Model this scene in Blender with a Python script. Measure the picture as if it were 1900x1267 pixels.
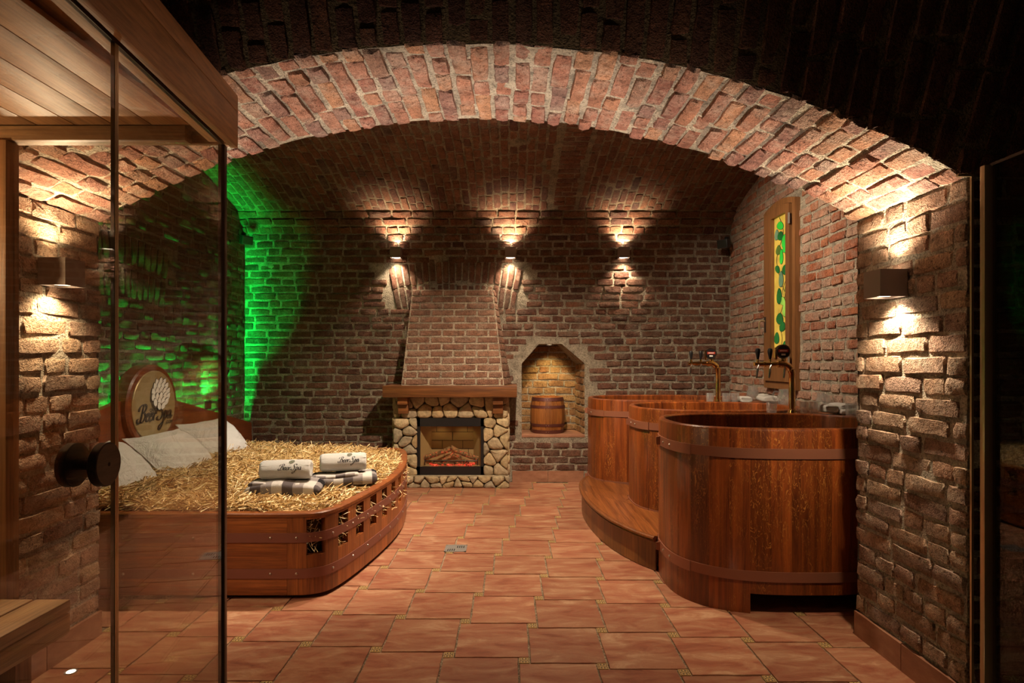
import bpy, bmesh, math, random
import numpy as np
from mathutils import Vector, Matrix, noise

random.seed(11)
for _o in list(bpy.data.objects):
    bpy.data.objects.remove(_o)
SC = bpy.context.scene
COL = SC.collection

# ------------------------------------------------------------------ camera, world, exposure
FPX, VX, VY, CAMH = 1080.0, 945.0, 670.0, 1.30      # focal length, vanishing point (pixels), eye height
cam = bpy.data.cameras.new('camera')
cam.sensor_width = 36.0
cam.lens = 36.0 * FPX / 1900.0
cam.shift_x = (950.0 - VX) / 1900.0
cam.shift_y = (VY - 633.5) / 1900.0
cam.clip_start = 0.05
camo = bpy.data.objects.new('camera', cam)
camo.location = (0, 0, CAMH)
camo.rotation_euler = (math.pi / 2, 0, 0)
COL.objects.link(camo)
SC.camera = camo

world = bpy.data.worlds.new('world')
SC.world = world
world.use_nodes = True
world.node_tree.nodes['Background'].inputs[0].default_value = (1.0, 0.80, 0.62, 1)
world.node_tree.nodes['Background'].inputs[1].default_value = 0.010

SC.view_settings.view_transform = 'Standard'
SC.view_settings.look = 'None'
SC.view_settings.gamma = 1.0
SC.view_settings.use_curve_mapping = False
SC.view_settings.exposure = 0.25
SC.cycles.use_denoising = True
SC.cycles.max_bounces = 7
SC.cycles.diffuse_bounces = 3
SC.cycles.glossy_bounces = 3
SC.cycles.transparent_max_bounces = 16
SC.cycles.use_adaptive_sampling = True
SC.cycles.adaptive_threshold = 0.05
SC.cycles.sample_clamp_indirect = 6.0

WARM = (1.0, 0.79, 0.54)
P_PIL, P_BACK, P_CEIL, P_NICHE, P_GREEN = 44.0, 36.0, 420.0, 20.0, 64.0
P_UP, P_CABIN, P_BED, P_RIGHT = 140.0, 18.0, 290.0, 160.0

# ------------------------------------------------------------------ node helpers
def nd(nt, typ, ins=None, **props):
    n = nt.nodes.new(typ)
    for k, v in props.items():
        setattr(n, k, v)
    for k, v in (ins or {}).items():
        s = n.inputs[k]
        if isinstance(v, bpy.types.NodeSocket):
            nt.links.new(v, s)
        else:
            s.default_value = v
    return n

def c4(c):
    return (c[0], c[1], c[2], 1.0)

def ramp(nt, fac, stops, interp='LINEAR'):
    r = nd(nt, 'ShaderNodeValToRGB', {'Fac': fac})
    cr = r.color_ramp
    cr.interpolation = interp
    while len(cr.elements) < len(stops):
        cr.elements.new(0.5)
    for e, (p, c) in zip(cr.elements, stops):
        e.position = p
        e.color = c4(c) if not isinstance(c, (int, float)) else (c, c, c, 1)
    return r.outputs['Color']

def mixc(nt, fac, a, b, mode='MIX'):
    m = nd(nt, 'ShaderNodeMix', data_type='RGBA', blend_type=mode)
    for idx, v in ((0, fac), (6, a), (7, b)):
        s = m.inputs[idx]
        if isinstance(v, bpy.types.NodeSocket):
            nt.links.new(v, s)
        else:
            s.default_value = c4(v) if isinstance(v, (tuple, list)) and len(v) == 3 else v
    return m.outputs[2]

def new_mat(name, base=(0.5, 0.5, 0.5), rough=0.6, metal=0.0, spec=0.5, **kw):
    m = bpy.data.materials.new(name)
    m.use_nodes = True
    nt = m.node_tree
    b = nt.nodes['Principled BSDF']
    b.inputs['Base Color'].default_value = c4(base)
    b.inputs['Roughness'].default_value = rough
    b.inputs['Metallic'].default_value = metal
    b.inputs['Specular IOR Level'].default_value = spec
    for k, v in kw.items():
        b.inputs[k.replace('_', ' ')].default_value = v
    return m, nt, b

def mapped(nt, scale=(1, 1, 1), rnd=None, obj=False):
    if obj:
        src = nd(nt, 'ShaderNodeTexCoord').outputs['Object']
    else:
        src = nd(nt, 'ShaderNodeNewGeometry').outputs['Position']
    if rnd is not None:
        off = nd(nt, 'ShaderNodeVectorMath', {0: rnd, 1: (37.0, 19.0, 53.0)}, operation='MULTIPLY').outputs[0]
        src = nd(nt, 'ShaderNodeVectorMath', {0: src, 1: off}, operation='ADD').outputs[0]
    return nd(nt, 'ShaderNodeVectorMath', {0: src, 1: scale}, operation='MULTIPLY').outputs[0]

def noise_n(nt, vec, scale, detail=4, rough=0.6, dist=0.0):
    return nd(nt, 'ShaderNodeTexNoise', {'Vector': vec, 'Scale': scale, 'Detail': detail, 'Roughness': rough, 'Distortion': dist}).outputs['Fac']

def bump(nt, bsdf, height, strength, distance):
    b = nd(nt, 'ShaderNodeBump', {'Height': height, 'Strength': strength, 'Distance': distance})
    nt.links.new(b.outputs['Normal'], bsdf.inputs['Normal'])

def brick_mat(name, colors, stuff, wash=0.5, washcol=(0.36, 0.30, 0.24), bs=0.9, rough=0.92):
    m, nt, b = new_mat(name, rough=rough, spec=0.25)
    if stuff:
        rnd = nd(nt, 'ShaderNodeAttribute', attribute_name='rnd').outputs['Fac']
    else:
        rnd = nd(nt, 'ShaderNodeObjectInfo').outputs['Random']
    n = len(colors)
    base = ramp(nt, rnd, [(i / (n - 1), c) for i, c in enumerate(colors)])
    pos = nd(nt, 'ShaderNodeNewGeometry').outputs['Position']
    n1 = noise_n(nt, pos, 14, 4, 0.7)
    n2 = noise_n(nt, pos, 7.5, 5, 0.72)
    n3 = noise_n(nt, pos, 60, 3, 0.75)
    n4 = noise_n(nt, pos, 190, 2, 0.7)
    shade = ramp(nt, n1, [(0.25, 0.45), (0.5, 0.95), (0.75, 1.4)])
    col = mixc(nt, 1.0, base, shade, 'MULTIPLY')
    w = ramp(nt, n2, [(0.53 - 0.12 * wash, 0.0), (0.66, wash)])
    col = mixc(nt, w, col, washcol)
    pit = ramp(nt, n3, [(0.30, 0.28), (0.43, 0.9), (0.6, 1.0), (0.72, 1.25)])
    col = mixc(nt, 1.0, col, pit, 'MULTIPLY')
    col = mixc(nt, 1.0, col, ramp(nt, n4, [(0.32, 0.62), (0.5, 1.0), (0.68, 1.22)]), 'MULTIPLY')
    nt.links.new(col, b.inputs['Base Color'])
    h = mixc(nt, 0.22, mixc(nt, 0.5, n1, n3), n4)
    bump(nt, b, h, bs, 0.04)
    return m

def brick_pair(name, colors, **kw):
    return brick_mat(name, colors, False, **kw), brick_mat(name + '_field', colors, True, **kw)

def mortar_mat(name, c, rough=0.95):
    m, nt, b = new_mat(name, rough=rough, spec=0.2)
    pos = nd(nt, 'ShaderNodeNewGeometry').outputs['Position']
    n1 = noise_n(nt, pos, 11, 5, 0.7)
    n2 = noise_n(nt, pos, 90, 3, 0.7)
    col = ramp(nt, n1, [(0.3, tuple(x * 0.5 for x in c)), (0.5, c), (0.72, tuple(min(1, x * 1.4) for x in c))])
    col = mixc(nt, 1.0, col, ramp(nt, n2, [(0.33, 0.45), (0.5, 1.0), (0.7, 1.2)]), 'MULTIPLY')
    nt.links.new(col, b.inputs['Base Color'])
    bump(nt, b, mixc(nt, 0.5, n1, n2), 1.0, 0.05)
    return m

def wood_mat(name, dark, light, axis=2, rough=0.4, fleck=None, grain=1.0, coat=0.0, spec=0.5, bs=0.25, fine=(0.7, 1.1)):
    m, nt, b = new_mat(name, rough=rough, spec=spec)
    rnd = nd(nt, 'ShaderNodeObjectInfo').outputs['Random']
    sc = [26.0 * grain] * 3
    sc[axis] = 1.6 * grain
    v = mapped(nt, tuple(sc), rnd)
    n1 = noise_n(nt, v, 1.0, 6, 0.65, 0.8)
    sc2 = [120.0 * grain] * 3
    sc2[axis] = 4.0
    n2 = noise_n(nt, mapped(nt, tuple(sc2), rnd), 1.0, 3, 0.6)
    col = ramp(nt, n1, [(0.3, dark), (0.52, tuple((a + c) / 2 for a, c in zip(dark, light))), (0.72, light)])
    tone = ramp(nt, rnd, [(0.0, 0.72), (1.0, 1.25)])
    col = mixc(nt, 1.0, col, tone, 'MULTIPLY')
    fine = ramp(nt, n2, [(0.35, fine[0]), (0.6, fine[1])])
    col = mixc(nt, 1.0, col, fine, 'MULTIPLY')
    if fleck is not None:
        s3 = [34.0] * 3
        s3[axis] = 9.0
        n3 = noise_n(nt, mapped(nt, tuple(s3), rnd), 1.0, 2, 0.5, 2.2)
        f = ramp(nt, n3, [(0.49, 0.0), (0.51, 0.9), (0.53, 0.0)])
        zone = ramp(nt, noise_n(nt, mapped(nt, (5, 5, 1.5), rnd), 1.0, 2), [(0.42, 0.0), (0.62, 1.0)])
        col = mixc(nt, mixc(nt, 1.0, f, zone, 'MULTIPLY'), col, fleck)
    nt.links.new(col, b.inputs['Base Color'])
    b.inputs['Coat Weight'].default_value = coat
    b.inputs['Coat Roughness'].default_value = 0.18
    bump(nt, b, n2, bs, 0.004)
    return m

def emit_mat(name, col, strength, base=None):
    m, nt, b = new_mat(name, base or col, 0.5)
    b.inputs['Emission Color'].default_value = c4(col)
    b.inputs['Emission Strength'].default_value = strength
    return m

def pane_mat(name, tint=(0.95, 0.95, 0.93), ior=1.45):
    m = bpy.data.materials.new(name)
    m.use_nodes = True
    nt = m.node_tree
    nt.nodes.clear()
    out = nd(nt, 'ShaderNodeOutputMaterial')
    tr = nd(nt, 'ShaderNodeBsdfTransparent', {'Color': c4(tint)})
    gl = nd(nt, 'ShaderNodeBsdfGlossy', {'Color': (1, 1, 1, 1), 'Roughness': 0.0})
    r0 = ((ior - 1) / (ior + 1)) ** 2
    fa = nd(nt, 'ShaderNodeLayerWeight', {'Blend': 0.5}).outputs['Facing']
    p5 = nd(nt, 'ShaderNodeMath', {0: fa, 1: 5.0}, operation='POWER').outputs[0]
    fr = nd(nt, 'ShaderNodeMath', {0: p5, 1: 1 - r0, 2: r0}, operation='MULTIPLY_ADD')
    mx = nd(nt, 'ShaderNodeMixShader', {0: fr.outputs[0], 1: tr.outputs[0], 2: gl.outputs[0]})
    nt.links.new(mx.outputs[0], out.inputs['Surface'])
    return m

# ------------------------------------------------------------------ materials
M = {}
MORT = (0.43, 0.365, 0.28)
M['mortar'] = mortar_mat('grey_mortar', MORT)
M['mortar_arch'] = mortar_mat('arch_mortar', (0.50, 0.43, 0.335))
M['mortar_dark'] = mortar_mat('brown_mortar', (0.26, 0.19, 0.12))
M['mortar_shaded'] = mortar_mat('shaded_mortar', (0.13, 0.085, 0.042))  # shade of the near vault put into the mortar colour
M['mortar_hood'] = mortar_mat('hood_mortar', (0.50, 0.40, 0.30))
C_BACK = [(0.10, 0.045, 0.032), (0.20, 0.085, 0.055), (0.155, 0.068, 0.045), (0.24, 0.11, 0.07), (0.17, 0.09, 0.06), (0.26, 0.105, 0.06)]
C_PIL = [(0.36, 0.225, 0.15), (0.46, 0.305, 0.205), (0.31, 0.185, 0.13), (0.50, 0.33, 0.21), (0.42, 0.235, 0.15), (0.34, 0.235, 0.185)]
C_ARCH = [(0.34, 0.15, 0.105), (0.40, 0.20, 0.14), (0.30, 0.125, 0.095), (0.26, 0.16, 0.135), (0.46, 0.24, 0.14), (0.36, 0.16, 0.11)]
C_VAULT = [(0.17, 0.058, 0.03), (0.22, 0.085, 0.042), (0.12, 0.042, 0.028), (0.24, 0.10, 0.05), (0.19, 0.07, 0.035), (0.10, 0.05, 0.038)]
C_RIGHT = [(0.52, 0.32, 0.23), (0.58, 0.39, 0.29), (0.42, 0.12, 0.05), (0.56, 0.36, 0.27), (0.36, 0.10, 0.045), (0.54, 0.30, 0.21), (0.50, 0.18, 0.085)]
C_HOOD = [(0.24, 0.115, 0.072), (0.30, 0.155, 0.10), (0.21, 0.10, 0.066), (0.28, 0.13, 0.08)]
C_NICHE = [(0.36, 0.19, 0.08), (0.44, 0.26, 0.12), (0.30, 0.14, 0.06), (0.40, 0.22, 0.10)]
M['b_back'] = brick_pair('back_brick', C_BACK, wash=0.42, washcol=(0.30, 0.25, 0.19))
M['b_pil'] = brick_pair('pier_brick', C_PIL, wash=0.5, washcol=(0.54, 0.44, 0.33))
M['b_arch'] = brick_pair('arch_brick', C_ARCH, wash=0.5, washcol=(0.50, 0.40, 0.32))
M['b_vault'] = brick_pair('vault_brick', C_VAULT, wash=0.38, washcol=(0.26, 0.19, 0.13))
M['b_right'] = brick_pair('washed_brick', C_RIGHT, wash=0.8, washcol=(0.46, 0.33, 0.255))
M['b_front'] = brick_pair('shaded_front_brick', [(0.095, 0.036, 0.02), (0.14, 0.055, 0.027), (0.075, 0.028, 0.018), (0.12, 0.050, 0.024)], wash=0.3, washcol=(0.09, 0.06, 0.03))  # bricks coloured dark to stand for the near vault's shade
M['b_hood'] = brick_pair('hood_brick', C_HOOD, wash=0.3, washcol=(0.46, 0.34, 0.26))
M['b_niche'] = brick_pair('niche_brick', C_NICHE, wash=0.4, washcol=(0.46, 0.36, 0.2))
M['b_left'] = brick_pair('left_brick', [(0.20, 0.10, 0.07), (0.26, 0.13, 0.085), (0.17, 0.085, 0.06), (0.24, 0.12, 0.085)], wash=0.55, washcol=(0.26, 0.20, 0.155))

M['tub'] = wood_mat('tub_oak', (0.075, 0.014, 0.004), (0.32, 0.075, 0.012), 2, 0.32, fleck=(0.50, 0.20, 0.04), coat=0.25, fine=(0.88, 1.04))
M['step'] = wood_mat('step_oak', (0.10, 0.028, 0.007), (0.27, 0.085, 0.020), 1, 0.33, coat=0.3)
M['riser'] = wood_mat('riser_oak', (0.12, 0.045, 0.010), (0.26, 0.105, 0.022), 2, 0.4, coat=0.2)
M['bed'] = wood_mat('bed_wood', (0.18, 0.044, 0.010), (0.38, 0.112, 0.024), 0, 0.42, coat=0.15)
M['bed_v'] = wood_mat('bed_stave_wood', (0.19, 0.047, 0.010), (0.42, 0.125, 0.026), 2, 0.42, coat=0.15)
M['headboard'] = wood_mat('headboard_wood', (0.16, 0.036, 0.010), (0.32, 0.082, 0.020), 1, 0.4, coat=0.2)
M['mantel'] = wood_mat('mantel_wood', (0.10, 0.030, 0.008), (0.31, 0.112, 0.028), 0, 0.45)
M['keg'] = wood_mat('keg_wood', (0.24, 0.075, 0.018), (0.42, 0.16, 0.04), 2, 0.4, coat=0.2)
M['cabin'] = wood_mat('cabin_wood', (0.27, 0.115, 0.042), (0.46, 0.225, 0.085), 1, 0.5, grain=0.8)
M['cabin_x'] = wood_mat('cabin_rail_wood', (0.28, 0.14, 0.055), (0.44, 0.24, 0.10), 0, 0.5, grain=0.8)
M['cabin_z'] = wood_mat('cabin_post_wood', (0.22, 0.105, 0.04), (0.36, 0.18, 0.075), 2, 0.5, grain=0.8)
M['bench'] = wood_mat('bench_wood', (0.34, 0.19, 0.08), (0.52, 0.32, 0.15), 1, 0.5, grain=0.8)
M['frame'] = wood_mat('window_wood', (0.20, 0.085, 0.028), (0.30, 0.135, 0.05), 2, 0.45)
M['knob'] = wood_mat('dark_knob_wood', (0.032, 0.018, 0.010), (0.07, 0.038, 0.018), 1, 0.5)
M['ledge'] = wood_mat('ledge_wood', (0.10, 0.028, 0.008), (0.24, 0.07, 0.018), 1, 0.35)

M['copper'] = new_mat('brown_hoop_metal', (0.30, 0.115, 0.065), 0.45, 0.35)[0]
M['hoop_dark'] = new_mat('maroon_hoop_metal', (0.13, 0.042, 0.032), 0.45, 0.3)[0]
M['strap'] = new_mat('brown_strap_metal', (0.24, 0.085, 0.055), 0.45, 0.3)[0]
M['bolt'] = new_mat('bolt_steel', (0.5, 0.42, 0.36), 0.3, 0.9)[0]
M['brass'] = new_mat('polished_brass', (0.83, 0.56, 0.24), 0.14, 1.0)[0]
M['chrome'] = new_mat('chrome', (0.8, 0.8, 0.8), 0.12, 1.0)[0]
M['steel'] = new_mat('drain_steel', (0.55, 0.53, 0.50), 0.35, 0.8)[0]
M['bronze'] = new_mat('bronze_profile', (0.10, 0.075, 0.06), 0.35, 0.7)[0]
M['champagne'] = new_mat('champagne_profile', (0.50, 0.38, 0.22), 0.3, 0.6)[0]
M['black'] = new_mat('black_plastic', (0.012, 0.012, 0.013), 0.35)[0]
M['blackmetal'] = new_mat('black_metal', (0.015, 0.014, 0.013), 0.4, 0.4)[0]
M['void'] = new_mat('dark_recess', (0.01, 0.008, 0.007), 0.9)[0]
M['lamp'] = new_mat('taupe_lamp_metal', (0.30, 0.235, 0.21), 0.45, 0.3)[0]
M['lens'] = emit_mat('lamp_lens', (1.0, 0.83, 0.58), 9.0)
M['spotlens'] = emit_mat('spot_lens', (1.0, 0.9, 0.75), 14.0)
M['led'] = emit_mat('green_led', (0.02, 1.0, 0.16), 10.0)
M['glass'] = pane_mat('cabin_glass', (0.90, 0.885, 0.85))
M['glass_r'] = pane_mat('door_glass', (0.62, 0.58, 0.52))
M['glass_fire'] = pane_mat('fire_glass', (0.96, 0.95, 0.93), 1.3)
M['drink'] = pane_mat('drinking_glass', (0.95, 0.96, 0.955), 2.4)
_nt = M['drink'].node_tree                      # pressed glass: white haze mixed in for light caught in the ribs
_out = [n for n in _nt.nodes if n.type == 'OUTPUT_MATERIAL'][0]
_src = _out.inputs['Surface'].links[0].from_socket
_df = nd(_nt, 'ShaderNodeBsdfDiffuse', {'Color': (0.85, 0.86, 0.86, 1)})
_mx = nd(_nt, 'ShaderNodeMixShader', {0: 0.07, 1: _src, 2: _df.outputs[0]})
_nt.links.new(_mx.outputs[0], _out.inputs['Surface'])
M['signface'] = new_mat('sign_champagne', (0.44, 0.325, 0.155), 0.4, 0.35)[0]
M['white'] = new_mat('white_relief', (0.86, 0.84, 0.78), 0.6)[0]
M['ink'] = new_mat('black_ink', (0.012, 0.010, 0.010), 0.5)[0]
M['inkgreen'] = new_mat('olive_print', (0.10, 0.10, 0.06), 0.8)[0]
M['red'] = new_mat('red_badge', (0.5, 0.05, 0.03), 0.4)[0]

def cloth(name, c, scale=220, bs=0.8, wr=True):
    m, nt, b = new_mat(name, c, 0.9, spec=0.2)
    p = mapped(nt, (1, 1, 1), obj=True)
    n1 = noise_n(nt, p, scale, 3)
    n2 = noise_n(nt, p, 7, 4, 0.6, 1.2)
    bump(nt, b, mixc(nt, 0.8 if wr else 0.2, n1, n2), bs, 0.09 if wr else 0.02)
    b.inputs['Sheen Weight'].default_value = 0.15
    return m
M['pillow'] = cloth('white_cotton', (0.80, 0.77, 0.73))
M['towel'] = cloth('white_terry', (0.82, 0.78, 0.72), 400, 0.9, False)

# plaid robe
m, nt, b = new_mat('plaid_fleece', rough=0.95, spec=0.15)
p = mapped(nt, (1, 1, 1), obj=True)
sx = nd(nt, 'ShaderNodeSeparateXYZ', {0: p})
def stripe(out, period):
    a = nd(nt, 'ShaderNodeMath', {0: out, 1: period}, operation='DIVIDE').outputs[0]
    f = nd(nt, 'ShaderNodeMath', {0: a}, operation='FLOOR').outputs[0]
    w = nd(nt, 'ShaderNodeMath', {0: f, 1: 3.0}, operation='FLOORED_MODULO').outputs[0]
    return nd(nt, 'ShaderNodeMath', {0: w, 1: 0.5}, operation='MULTIPLY').outputs[0]
s1 = stripe(sx.outputs[0], 0.062)
s2 = stripe(sx.outputs[1], 0.075)
t = nd(nt, 'ShaderNodeMath', {0: s1, 1: s2}, operation='ADD')
t2 = nd(nt, 'ShaderNodeMath', {0: t.outputs[0], 1: 0.5}, operation='MULTIPLY')
col = ramp(nt, t2.outputs[0], [(0.0, (0.014, 0.012, 0.013)), (0.2, (0.10, 0.080, 0.078)), (0.45, (0.27, 0.23, 0.215)), (0.7, (0.55, 0.50, 0.45))], 'CONSTANT')
nt.links.new(col, b.inputs['Base Color'])
bump(nt, b, noise_n(nt, p, 300, 3), 0.7, 0.01)
M['plaid'] = m

# straw
m, nt, b = new_mat('straw', rough=0.55, spec=0.35)
rn = nd(nt, 'ShaderNodeAttribute', attribute_name='rnd').outputs['Fac']
col = ramp(nt, rn, [(0.0, (0.22, 0.11, 0.035)), (0.3, (0.46, 0.27, 0.09)), (0.6, (0.66, 0.44, 0.18)), (1.0, (0.88, 0.72, 0.42))])
nt.links.new(col, b.inputs['Base Color'])
M['straw'] = m
m, nt, b = new_mat('straw_bed', rough=0.9)
pp = mapped(nt, (1, 1, 1))
col = ramp(nt, noise_n(nt, pp, 30, 6, 0.7), [(0.3, (0.05, 0.024, 0.008)), (0.7, (0.24, 0.13, 0.04))])  # darker than the straw: shade between the strands put into the colour
nt.links.new(col, b.inputs['Base Color'])
M['strawbase'] = m

# floor tiles
m, nt, b = new_mat('terracotta_tile', rough=0.42, spec=0.4)
rn = nd(nt, 'ShaderNodeObjectInfo').outputs['Random']
v = mapped(nt, (4.5, 13.0, 4.0), rn)
n1 = noise_n(nt, v, 1.0, 8, 0.72, 0.6)
n2 = noise_n(nt, mapped(nt, (1, 1, 1)), 70, 4, 0.7)
col = ramp(nt, n1, [(0.28, (0.17, 0.055, 0.034)), (0.42, (0.28, 0.095, 0.052)), (0.55, (0.34, 0.155, 0.082)), (0.70, (0.47, 0.28, 0.16))])
tone = ramp(nt, rn, [(0.0, 0.85), (1.0, 1.12)])
col = mixc(nt, 1.0, col, tone, 'MULTIPLY')
nt.links.new(col, b.inputs['Base Color'])
rr = ramp(nt, n1, [(0.3, 0.30), (0.7, 0.55)])
nt.links.new(rr, b.inputs['Roughness'])
bump(nt, b, mixc(nt, 0.5, n1, n2), 0.22, 0.006)
M['tile'] = m
m, nt, b = new_mat('inlay_tile', rough=0.4)
p = mapped(nt, (1, 1, 1), obj=True)
sp = nd(nt, 'ShaderNodeSeparateXYZ', {0: p})
def mth(op, a, c=0.0):
    return nd(nt, 'ShaderNodeMath', {0: a, 1: c}, operation=op).outputs[0]
ax = mth('ABSOLUTE', sp.outputs[0])
ay = mth('ABSOLUTE', sp.outputs[1])
r = nd(nt, 'ShaderNodeVectorMath', {0: p}, operation='LENGTH').outputs['Value']
w1 = mth('SINE', mth('MULTIPLY', r, 330.0))
ang = mth('MULTIPLY', nd(nt, 'ShaderNodeMath', {0: sp.outputs[1], 1: sp.outputs[0]}, operation='ARCTAN2').outputs[0], 6.0)
w2 = mth('MULTIPLY', w1, mth('COSINE', ang))
edge = mth('GREATER_THAN', mth('MAXIMUM', ax, ay), 0.0195)
fac = mth('MAXIMUM', mth('GREATER_THAN', w2, 0.05), edge)
col = mixc(nt, fac, (0.06, 0.03, 0.012), (0.58, 0.38, 0.15))
nt.links.new(col, b.inputs['Base Color'])
M['inlay'] = m
M['grout'] = mortar_mat('floor_grout', (0.40, 0.30, 0.20))
m, nt, b = new_mat('skirting_tile', rough=0.45)
rn = nd(nt, 'ShaderNodeObjectInfo').outputs['Random']
n1 = noise_n(nt, mapped(nt, (6, 6, 14), rn), 1.0, 5, 0.65)
col = ramp(nt, n1, [(0.3, (0.24, 0.10, 0.055)), (0.55, (0.36, 0.17, 0.10)), (0.75, (0.44, 0.25, 0.15))])
nt.links.new(col, b.inputs['Base Color'])
M['skirt'] = m
# fireplace stones
m, nt, b = new_mat('field_stone', rough=0.85, spec=0.25)
rn = nd(nt, 'ShaderNodeObjectInfo').outputs['Random']
base = ramp(nt, rn, [(0.0, (0.40, 0.29, 0.16)), (0.3, (0.52, 0.40, 0.23)), (0.55, (0.36, 0.29, 0.20)), (0.8, (0.56, 0.42, 0.25)), (1.0, (0.44, 0.30, 0.15))])
n1 = noise_n(nt, mapped(nt, (1, 1, 1), rn), 22, 6, 0.7)
col = mixc(nt, 1.0, base, ramp(nt, n1, [(0.3, 0.6), (0.7, 1.3)]), 'MULTIPLY')
nt.links.new(col, b.inputs['Base Color'])
bump(nt, b, n1, 0.8, 0.02)
M['stone'] = m
M['stonejoint'] = mortar_mat('stone_joint', (0.12, 0.085, 0.05))
# fire
m, nt, b = new_mat('ember_bed', (0.02, 0.01, 0.008), 0.9)
n1 = noise_n(nt, mapped(nt, (1, 1, 1)), 55, 5, 0.7)
e = ramp(nt, n1, [(0.42, (0.0, 0, 0)), (0.55, (0.6, 0.03, 0.012)), (0.7, (1.0, 0.22, 0.10))])
nt.links.new(e, b.inputs['Emission Color'])
b.inputs['Emission Strength'].default_value = 1.6
M['ember'] = m
m, nt, b = new_mat('charred_log', (0.1, 0.05, 0.02), 0.9)
n1 = noise_n(nt, mapped(nt, (1, 1, 1)), 40, 5, 0.7)
g = nd(nt, 'ShaderNodeNewGeometry')
nz = nd(nt, 'ShaderNodeSeparateXYZ', {0: g.outputs['Normal']}).outputs[2]
col = ramp(nt, n1, [(0.35, (0.03, 0.016, 0.008)), (0.6, (0.30, 0.18, 0.07)), (0.8, (0.42, 0.27, 0.11))])
nt.links.new(col, b.inputs['Base Color'])
e = ramp(nt, noise_n(nt, mapped(nt, (1, 1, 1)), 48, 4, 0.7), [(0.55, (0, 0, 0)), (0.68, (0.9, 0.06, 0.03))])
nt.links.new(e, b.inputs['Emission Color'])
b.inputs['Emission Strength'].default_value = 0.8
bump(nt, b, n1, 0.8, 0.02)
M['log'] = m
M['fireliner'] = new_mat('fire_liner', (0.36, 0.25, 0.11), 0.85)[0]
# ------------------------------------------------------------------ mesh helpers
ORG = {}
def link(o, parent=None, label=None, cat=None, group=None, kind=None):
    COL.objects.link(o)
    if parent is not None:
        o.parent = parent
    if label: o['label'] = label
    if cat: o['category'] = cat
    if group: o['group'] = group
    if kind: o['kind'] = kind
    return o

def org(o):
    while o is not None:
        if o.name in ORG:
            return ORG[o.name]
        o = o.parent
    return Vector((0, 0, 0))

def mesh(name, v, f, mat, smooth=True, sharp=0.6):
    me = bpy.data.meshes.new(name)
    me.from_pydata([tuple(p) for p in v], [], f)
    me.materials.append(mat)
    if smooth:
        me.shade_smooth()
        if sharp:
            me.set_sharp_from_angle(angle=sharp)
    me.update()
    return me

def mk(name, vf, mat, parent=None, smooth=True, world=True, sharp=0.6, **kw):
    """One mesh object. Vertices are in world space and moved into the parent's frame."""
    v, f = vf
    if parent is not None and world:
        o0 = org(parent)
        v = [Vector(p) - o0 for p in v]
    o = bpy.data.objects.new(name, mesh(name, v, f, mat, smooth, sharp))
    return link(o, parent, **kw)

def thing(name, loc, label, cat, group=None, rotz=0.0, rot=None):
    o = bpy.data.objects.new(name, None)
    o.empty_display_size = 0.1
    o.location = loc
    o.rotation_euler = rot if rot is not None else (0, 0, rotz)
    link(o, None, label, cat, group)
    ORG[o.name] = Vector(loc)
    return o

def join(*vfs):
    V, F = [], []
    for v, f in vfs:
        n = len(V)
        V.extend(v)
        F.extend([[i + n for i in q] for q in f])
    return V, F

def box(x0, x1, y0, y1, z0, z1, bev=0.0):
    v = [(x0, y0, z0), (x1, y0, z0), (x1, y1, z0), (x0, y1, z0), (x0, y0, z1), (x1, y0, z1), (x1, y1, z1), (x0, y1, z1)]
    f = [[0, 3, 2, 1], [4, 5, 6, 7], [0, 1, 5, 4], [1, 2, 6, 5], [2, 3, 7, 6], [3, 0, 4, 7]]
    if bev <= 0:
        return v, f
    bm = bmesh.new()
    bv = [bm.verts.new(p) for p in v]
    for q in f:
        bm.faces.new([bv[i] for i in q])
    bmesh.ops.bevel(bm, geom=list(bm.edges), offset=bev, segments=2, affect='EDGES', profile=0.6)
    bm.verts.index_update()
    out = [p.co.copy() for p in bm.verts], [[p.index for p in q.verts] for q in bm.faces]
    bm.free()
    return out

def xf(vf, mat):
    return [mat @ Vector(p) for p in vf[0]], vf[1]

def prism(poly, fn0, fn1):
    """Closed prism: polygon pushed through two mappings (front, back)."""
    n = len(poly)
    v = [fn0(p) for p in poly] + [fn1(p) for p in poly]
    f = [list(range(n)), list(range(2 * n - 1, n - 1, -1))]
    f += [[i, n + i, n + (i + 1) % n, (i + 1) % n] for i in range(n)]
    return v, f

def lathe(profile, n=24, cx=0, cy=0, cz=0, cap=True):
    v, f = [], []
    for (r, z) in profile:
        for k in range(n):
            a = 2 * math.pi * k / n
            v.append((cx + r * math.cos(a), cy + r * math.sin(a), cz + z))
    for i in range(len(profile) - 1):
        for k in range(n):
            k2 = (k + 1) % n
            f.append([i * n + k, i * n + k2, (i + 1) * n + k2, (i + 1) * n + k])
    if cap:
        f.append(list(range(n - 1, -1, -1)))
        b0 = (len(profile) - 1) * n
        f.append([b0 + k for k in range(n)])
    return v, f

def tube(pts, r, n=10, cap=True):
    pts = [Vector(p) for p in pts]
    v, f = [], []
    up = Vector((0, 0, 1))
    for i, p in enumerate(pts):
        d = (pts[min(i + 1, len(pts) - 1)] - pts[max(i - 1, 0)]).normalized()
        a = up if abs(d.dot(up)) < 0.9 else Vector((0, 1, 0))
        e1 = d.cross(a).normalized()
        e2 = d.cross(e1).normalized()
        rr = r[i] if isinstance(r, (list, tuple)) else r
        for k in range(n):
            t = 2 * math.pi * k / n
            v.append(p + (e1 * math.cos(t) + e2 * math.sin(t)) * rr)
    for i in range(len(pts) - 1):
        for k in range(n):
            k2 = (k + 1) % n
            f.append([i * n + k, i * n + k2, (i + 1) * n + k2, (i + 1) * n + k])
    if cap:
        f.append(list(range(n - 1, -1, -1)))
        f.append([(len(pts) - 1) * n + k for k in range(n)])
    return v, f

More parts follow.
